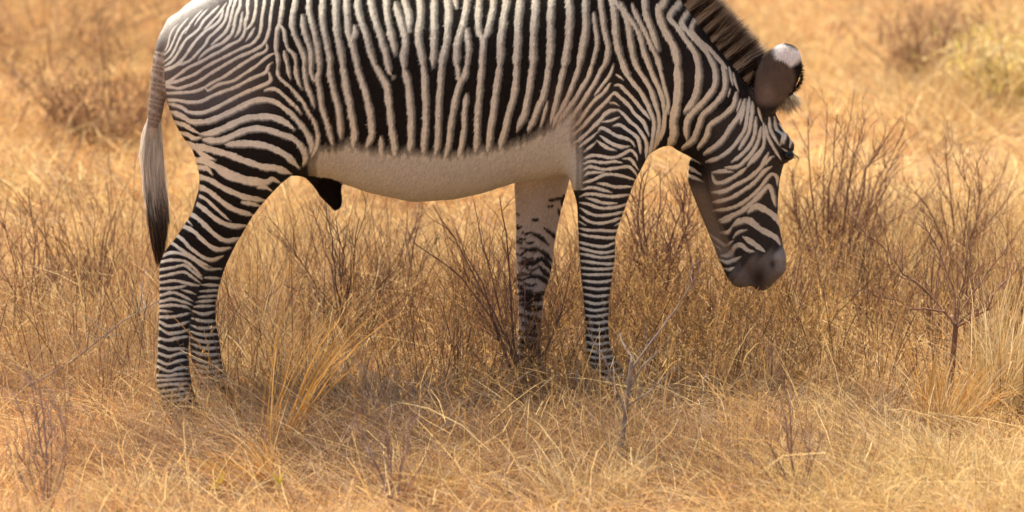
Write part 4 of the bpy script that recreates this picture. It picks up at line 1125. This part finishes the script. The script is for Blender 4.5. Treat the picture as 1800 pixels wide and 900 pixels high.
# ================================================================== BARE SHRUBS
def poly_tube(V, Fq, pts, r0, r1, sides=5):
    pts = [Vector(p) for p in pts]; n_ = len(pts); base = len(V)
    for i, p in enumerate(pts):
        d = (pts[min(i + 1, n_ - 1)] - pts[max(i - 1, 0)]).normalized()
        a = d.orthogonal().normalized(); c = d.cross(a); r = r0 + (r1 - r0) * i / (n_ - 1)
        for k in range(sides):
            t = 2 * math.pi * k / sides; q = p + (a * math.cos(t) + c * math.sin(t)) * r; V.append((q.x, q.y, q.z))
    for i in range(n_ - 1):
        for k in range(sides):
            Fq.append((base + i * sides + k, base + i * sides + (k + 1) % sides, base + (i + 1) * sides + (k + 1) % sides, base + (i + 1) * sides + k))
def crook(p, d, L, n_=4, wob=0.16, up=0.08):
    out = [Vector(p)]; d = Vector(d).normalized()
    for i in range(n_):
        d = (d + Vector((random.gauss(0, wob), random.gauss(0, wob), random.gauss(0, wob) + up))).normalized(); out.append(out[-1] + d * (L / n_))
    return out
def shrub(name, label, cat, stems, material, r=0.006, twigs=7, twig_len=0.32, depth=0.14, group=None, base_uv=None, sub=2, trunk=None, more=True):
    bu, bv_ = base_uv or stems[0][0]
    if name == 'bare_shrub' and more:
        extra = []
        for st_ in stems:
            for _ in range(1):
                ju, jv = random.gauss(0, 26), random.gauss(0, 24); n0 = len(st_) - 1
                extra.append([(a + ju * (i / n0) ** 1.2 + random.gauss(0, 3) * (i > 0), c + jv * (i / n0)) for i, (a, c) in enumerate(st_)])
        stems = list(stems) + extra; r = r * 0.78
    bx, by, _ = ground(bu, bv_)
    root = tag(empty(name, (bx, by, 0)), label, cat, group)
    B = Vector((bx, by, 0))
    def mk(nm, Vt, Fq, parent):
        if not Vt: return None
        me = mesh_np(nm, np.array(Vt), [np.array(Fq)], material, True); return link(bpy.data.objects.new(nm, me), parent)
    if trunk:
        Vt, Fq = [], []; P = [Vector(plane(a, c, by)) - B for a, c in trunk[0]]; P[0].z = -0.03
        poly_tube(Vt, Fq, P, trunk[1], trunk[2], 8); mk('trunk', Vt, Fq, root)
    for si, st_ in enumerate(stems):
        tilt = random.uniform(-depth, depth); n_ = len(st_)
        P = []
        for i, (a, c) in enumerate(st_):
            f = i / (n_ - 1); p = Vector(plane(a, c, by + tilt * f)) - B
            P.append(p)
        if not trunk and si == 0 or (not trunk and abs(P[0].z) < 0.06): P[0].z = -0.03
        # resample smoothly with small crooks
        fine = []
        for i in range(n_ - 1):
            for t in (0, .5): fine.append(P[i].lerp(P[i + 1], t) + Vector((random.gauss(0, .004), random.gauss(0, .006), random.gauss(0, .004))) * (1 if (i or t) else 0))
        fine.append(P[-1])
        L = sum((fine[i + 1] - fine[i]).length for i in range(len(fine) - 1))
        rr = r * (0.75 + 0.4 * random.random()) * (1.0 if si == 0 else 0.85)
        Vt, Fq = [], []; poly_tube(Vt, Fq, fine, rr, rr * 0.28, 6)
        stem = mk('stem' if not trunk else 'branch', Vt, Fq, root)
        Vt, Fq = [], []
        for k in range(int(twigs * 1.5)):
            t = random.uniform(0.22, 0.98) * (len(fine) - 1); i = min(int(t), len(fine) - 2)
            p = fine[i].lerp(fine[i + 1], t - i); d = (fine[i + 1] - fine[i]).normalized()
            sd = Vector((random.choice((-1, 1)) * random.uniform(.35, .8), random.gauss(0, .45), random.uniform(-.05, .35)))
            l = L * twig_len * random.uniform(.45, 1.1) * (1.1 - 0.5 * t / len(fine)); q = crook(p, d + sd, l, 5)
            r1 = rr * (0.52 - 0.25 * t / len(fine)); poly_tube(Vt, Fq, q, r1, r1 * 0.4, 4)
            for s_ in range(sub):
                j = random.randint(1, 4); d2 = (q[min(j + 1, 5)] - q[j - 1]).normalized() + Vector((random.choice((-1, 1)) * random.uniform(.3, .8), random.gauss(0, .4), random.uniform(-.1, .3)))
                poly_tube(Vt, Fq, crook(q[j], d2, l * random.uniform(.25, .55), 3), r1 * .55, r1 * .3, 4)
        tw = mk('twigs', Vt, Fq, stem)
        if tw: tw['kind'] = 'stuff'
    return root
G_S = 'bare shrubs in the dry grass'
shrub('bare_shrub', 'dark brown leafless shrub with spreading stems under the belly', 'shrub',
      [[(605, 625), (604, 590), (590, 545), (560, 500), (520, 445), (482, 392)], [(604, 590), (592, 530), (582, 470), (562, 410), (545, 352)],
       [(605, 585), (612, 520), (624, 450), (632, 382)], [(604, 595), (640, 545), (665, 505), (700, 470)], [(604, 590), (570, 545), (535, 515), (500, 500)], [(604, 590), (600, 520), (603, 450), (590, 380)]],
      M_brown, 0.0062, 7, 0.34, 0.2, G_S, sub=3)
shrub('bare_shrub', 'reddish many stemmed shrub in front of the far foreleg', 'shrub',
      [[(928, 712), (915, 660), (892, 600), (842, 505), (795, 415), (762, 362)], [(930, 712), (938, 660), (944, 615), (950, 580)],
       [(926, 712), (902, 625), (872, 525), (850, 432), (832, 350)], [(927, 712), (906, 605), (896, 505), (886, 405), (878, 345)],
       [(932, 712), (955, 625), (985, 545), (1002, 480)], [(922, 712), (872, 570), (806, 485), (725, 425)], [(926, 712), (930, 640), (925, 560), (915, 470)], [(924, 712), (880, 600), (850, 500), (800, 400)],
       [(930, 712), (890, 680), (850, 640), (820, 600)]],
      M_red, 0.0056, 5, 0.30, 0.16, G_S, sub=2, more=False)
shrub('bare_shrub', 'reddish brown shrub between the forelegs and the lowered head', 'shrub',
      [[(1152, 585), (1150, 500), (1154, 410), (1160, 300)], [(1150, 585), (1136, 500), (1118, 425), (1100, 370)], [(1154, 585), (1185, 490), (1205, 410), (1190, 310)],
       [(1152, 585), (1165, 480), (1185, 400), (1215, 330)], [(1150, 585), (1142, 470), (1130, 380), (1140, 300)]], M_red, 0.008, 9, 0.32, 0.2, G_S, sub=3)
shrub('bare_shrub', 'slim brown shrub close behind the lowered head at the jaw', 'shrub',
      [[(1212, 560), (1214, 480), (1206, 410), (1196, 340)], [(1212, 560), (1226, 490), (1236, 440)], [(1211, 560), (1196, 480), (1176, 430)]], M_red, 0.006, 7, 0.34, 0.2, G_S)
shrub('bare_shrub', 'wide brown shrub with fine upright stems right of the head', 'shrub',
      [[(1468, 520), (1462, 440), (1455, 370), (1464, 290), (1472, 200)], [(1470, 520), (1478, 420), (1494, 310), (1508, 200)], [(1472, 520), (1505, 420), (1545, 320), (1590, 225)],
       [(1466, 520), (1440, 430), (1425, 330), (1420, 205)], [(1474, 520), (1525, 440), (1570, 390), (1612, 360)], [(1470, 520), (1500, 400), (1520, 300), (1560, 240)],
       [(1466, 520), (1420, 440), (1400, 380), (1392, 300)], [(1470, 520), (1482, 440), (1520, 380), (1560, 310)]], M_red, 0.0072, 9, 0.30, 0.3, G_S, sub=3)
shrub('sapling_tree', 'thin leafless sapling with a forked crown at the right', 'tree',
      [[(1680, 576), (1660, 547), (1630, 516), (1590, 480), (1550, 432), (1500, 390)], [(1662, 548), (1625, 545), (1580, 535), (1500, 508)], [(1680, 576), (1690, 520), (1700, 460), (1706, 395)],
       [(1682, 572), (1722, 540), (1760, 502), (1802, 468)], [(1679, 565), (1676, 505), (1650, 445), (1622, 392)], [(1690, 545), (1730, 490), (1760, 450), (1780, 420)], [(1681, 575), (1712, 560), (1735, 545), (1745, 520)]],
      M_red, 0.0050, 9, 0.34, 0.22, None, base_uv=(1668, 722), sub=3, trunk=([(1668, 722), (1671, 670), (1676, 620), (1680, 574)], 0.0125, 0.0085))
shrub('dead_sapling', 'forked pale grey dead sapling in front of the near foreleg', 'tree',
      [[(1098, 722), (1075, 662), (1050, 612), (1030, 570)], [(1107, 655), (1142, 602), (1190, 540), (1232, 470)], [(1101, 716), (1140, 690), (1186, 648)], [(1103, 690), (1130, 645), (1165, 606)], [(1110, 640), (1104, 612), (1088, 585)]],
      M_grey, 0.0048, 4, 0.26, 0.12, None, base_uv=(1088, 826), sub=2, trunk=([(1088, 826), (1093, 780), (1099, 728), (1104, 690), (1110, 636)], 0.0095, 0.0055))
shrub('dead_stick', 'curved grey dead stick standing left of the grey sapling', 'stick', [[(1046, 745), (1026, 727), (1017, 692), (1013, 648)]], M_grey, 0.0085, 2, 0.2, 0.05)
shrub('bare_shrub', 'thin twiggy shrub in the open grass at the far right', 'shrub',
      [[(1688, 520), (1682, 430), (1668, 330), (1662, 240)], [(1690, 520), (1705, 430), (1745, 380), (1785, 330)], [(1688, 520), (1672, 440), (1640, 380), (1600, 330)], [(1690, 520), (1712, 420), (1722, 340), (1716, 280)]], M_red, 0.0062, 9, 0.32, 0.3, G_S, sub=3)
shrub('bare_shrub', 'small upright shrub behind the belly, left of the reddish shrub', 'shrub', [[(690, 560), (688, 500), (680, 450), (668, 395)], [(691, 560), (700, 480), (712, 420), (716, 370)], [(690, 560), (672, 500), (650, 440)]], M_red, 0.0062, 7, 0.34, 0.2, G_S)
shrub('bare_shrub', 'slender shrub with a straight stem below the middle of the belly', 'shrub', [[(724, 540), (723, 480), (724, 430), (742, 372)], [(725, 540), (738, 480), (760, 430)], [(724, 540), (712, 490), (700, 440)]], M_brown, 0.006, 6, 0.34, 0.2, G_S)
shrub('bare_shrub', 'leafless shrub at the left edge with stems leaning outward', 'shrub', [[(45, 580), (35, 500), (18, 430), (0, 372)], [(46, 580), (58, 500), (62, 420), (50, 330)], [(46, 580), (80, 500), (105, 440)], [(45, 580), (20, 520), (-10, 480)]], M_red, 0.0058, 8, 0.34, 0.2, G_S, sub=3)
shrub('bare_shrub', 'low brown shrub between the left edge and the tail', 'shrub', [[(150, 560), (145, 500), (128, 440), (112, 385)], [(151, 560), (165, 490), (168, 420), (160, 350)], [(150, 560), (185, 500), (200, 450)], [(150, 560), (118, 520), (90, 480)]], M_red, 0.0052, 8, 0.36, 0.2, G_S, sub=3)
shrub('bare_shrub', 'blurred pinkish shrub in the lower left foreground', 'shrub', [[(82, 898), (78, 820), (66, 740), (52, 660)], [(84, 898), (108, 820), (120, 740), (112, 650)], [(80, 898), (50, 830), (20, 770)], [(83, 898), (92, 800), (88, 700)]], M_pink, 0.0055, 8, 0.34, 0.15, G_S, sub=3)
shrub('bare_shrub', 'thin pinkish twigs rising at the bottom centre', 'shrub', [[(690, 895), (668, 830), (640, 770), (622, 720)], [(692, 895), (706, 820), (722, 760), (742, 700)], [(690, 895), (690, 810), (680, 740)], [(692, 895), (728, 840), (752, 790)]], M_pink, 0.0052, 6, 0.34, 0.12, G_S)
shrub('bare_shrub', 'pale pinkish twigs in the foreground under the muzzle', 'shrub', [[(1402, 880), (1392, 800), (1385, 720), (1372, 650)], [(1403, 880), (1420, 800), (1428, 730)], [(1401, 880), (1375, 820), (1350, 770)]], M_pink, 0.0048, 8, 0.36, 0.12, G_S)
shrub('bare_shrub', 'tangled greyish low shrub between hind legs and foreleg shrub', 'shrub', [[(690, 790), (672, 730), (650, 680), (628, 640)], [(692, 790), (720, 730), (742, 680)], [(691, 790), (700, 720), (696, 650)], [(690, 790), (650, 745), (610, 720)], [(692, 790), (752, 745), (790, 720)]], M_grey, 0.0042, 10, 0.4, 0.2, G_S, sub=3)
def fallen():
    x0_, y0_, _ = ground(20, 706); x1_, y1_, _ = ground(345, 640)
    root = tag(empty('fallen_branch', (x0_, y0_, 0)), 'long thin grey dead branch leaning through the grass at left', 'branch')
    P = [Vector((0, 0, 0.02)), Vector(plane(120, 640, y0_)) - Vector((x0_, y0_, 0)), Vector(plane(215, 565, y0_)) - Vector((x0_, y0_, 0)), Vector(plane(330, 500, y0_ + .1)) - Vector((x0_, y0_, 0))]
    Vt, Fq = [], []; poly_tube(Vt, Fq, P, 0.004, 0.0016, 6)
    link(bpy.data.objects.new('stem', mesh_np('stem', np.array(Vt), [np.array(Fq)], M_grey, True)), root)
    Vt, Fq = [], []
    for k in range(9):
        t = random.uniform(.3, 2.9); i = int(t); p = P[i].lerp(P[i + 1], t - i)
        poly_tube(Vt, Fq, crook(p, (random.uniform(-.3, 1), random.gauss(0, .4), random.uniform(-.4, .9)), random.uniform(.06, .2), 4), .0025, .0012, 4)
    link(bpy.data.objects.new('twigs', mesh_np('twigs', np.array(Vt), [np.array(Fq)], M_grey, True)), root)['kind'] = 'stuff'
fallen()

# ---- small things
def stone():
    import bmesh
    m, n_, b_ = mat('white_quartz', 0.6)
    nz = n_.nodes.new('ShaderNodeTexNoise'); nz.inputs['Scale'].default_value = 50
    cr = n_.nodes.new('ShaderNodeValToRGB'); cr.color_ramp.elements[0].color = (0.55, 0.48, 0.40, 1); cr.color_ramp.elements[1].color = (0.82, 0.79, 0.75, 1)
    n_.links.new(nz.outputs['Fac'], cr.inputs[0]); n_.links.new(cr.outputs[0], b_.inputs['Base Color'])
    bm = bmesh.new(); bmesh.ops.create_icosphere(bm, subdivisions=3, radius=0.024)
    for q in bm.verts:
        k = 1 + 0.22 * math.sin(q.co.x * 210 + 1) * math.cos(q.co.z * 170) + random.uniform(-.05, .05); q.co = Vector((q.co.x * k, q.co.y * k * .8, q.co.z * k * .8))
    me = bpy.data.meshes.new('white_stone'); bm.to_mesh(me); bm.free(); me.materials.append(m)
    o = link(bpy.data.objects.new('white_stone', me)); o.location = (STONE[0], STONE[1], 0.03)
    tag(o, 'small white stone lying in the grass below the muzzle', 'stone')
stone()
def weed(uu, vv, label):
    x, y, _ = ground(uu, vv); N = 9
    a = rng.uniform(0, 2 * np.pi, N); d = np.stack([np.cos(a), np.sin(a), rng.uniform(.5, 1.4, N)], 1) * 0.022
    P0 = np.stack([0 * a, 0 * a, 0.05 + 0.03 * rng.random(N)], 1)
    c = np.tile(np.array((0.55, 0.42, 0.06)), (N, 1)) * rng.uniform(.8, 1.2, N)[:, None]
    sets = [ribbons(P0, P0 + d * .6, P0 + d, np.full(N, 0.010), 4, c, c), ribbons(np.zeros((1, 3)), np.array([[0, 0, .05]]), np.array([[0, 0, .1]]), np.array([.004]), 3, c[:1] * .6, c[:1] * .8)]
    o = link(bpy.data.objects.new('small_weed', ribbon_mesh('small_weed', sets, M_grass))); o.location = (x, y, 0.03)
    tag(o, label, 'weed')
weed(384, 908, 'small yellow green weed at the bottom edge, left of the other')
weed(490, 908, 'small yellow green weed at the bottom edge by the golden tussock')
def green_bush(uu, vv, name, label, tone, n_, rad, hgt, leafw):
    x, y, _ = ground(uu, vv)
    root = tag(empty(name, (x, y, 0)), label, 'bush')
    Vt, Fq = [], []; tips = []
    for k in range(26):
        a = random.uniform(0, 6.28); q = crook((0, 0, 0), (math.cos(a) * rad, math.sin(a) * rad, hgt), random.uniform(.6, 1.0) * math.hypot(rad, hgt), 5, .2); poly_tube(Vt, Fq, q, .008, .002, 4); tips += q[1:]
    link(bpy.data.objects.new('stems', mesh_np('stems', np.array(Vt), [np.array(Fq)], M_brown, True)), root)
    T = np.array([tuple(t) for t in tips]); P0 = T[rng.integers(0, len(T), n_)] + rng.standard_normal((n_, 3)) * 0.06; P0[:, 2] = np.abs(P0[:, 2])
    d = rng.standard_normal((n_, 3)) * 0.05; c = np.array(tone)[rng.integers(0, len(tone), n_)] * rng.uniform(.7, 1.25, n_)[:, None]
    link(bpy.data.objects.new('foliage', ribbon_mesh('foliage', [ribbons(P0, P0 + d * .5 + np.array([0, 0, .02]), P0 + d, np.full(n_, leafw), 2, c, c)], M_grass)), root)
green_bush(1790, 215, 'pale_bush', 'pale yellow green bush blurred at the upper right edge', [np.array((0.70, 0.52, 0.20)), np.array((0.82, 0.66, 0.36)), np.array((0.62, 0.52, 0.16))], 1900, .45, .38, .014)
green_bush(1640, 150, 'dark_bush', 'dark brown low bush blurred in the upper right background', [np.array((0.36, 0.21, 0.11)), np.array((0.46, 0.29, 0.15))], 2000, .7, .34, .012)
green_bush(200, 262, 'brown_bush', 'brown low bush blurred left of the tail', [np.array((0.30, 0.17, 0.09)), np.array((0.42, 0.25, 0.12))], 1800, .7, .30, .012)
green_bush(80, 120, 'russet_bush', 'russet brown low bush blurred in the upper left background', [np.array((0.50, 0.31, 0.15)), np.array((0.60, 0.38, 0.18))], 2200, 1.0, .30, .012)
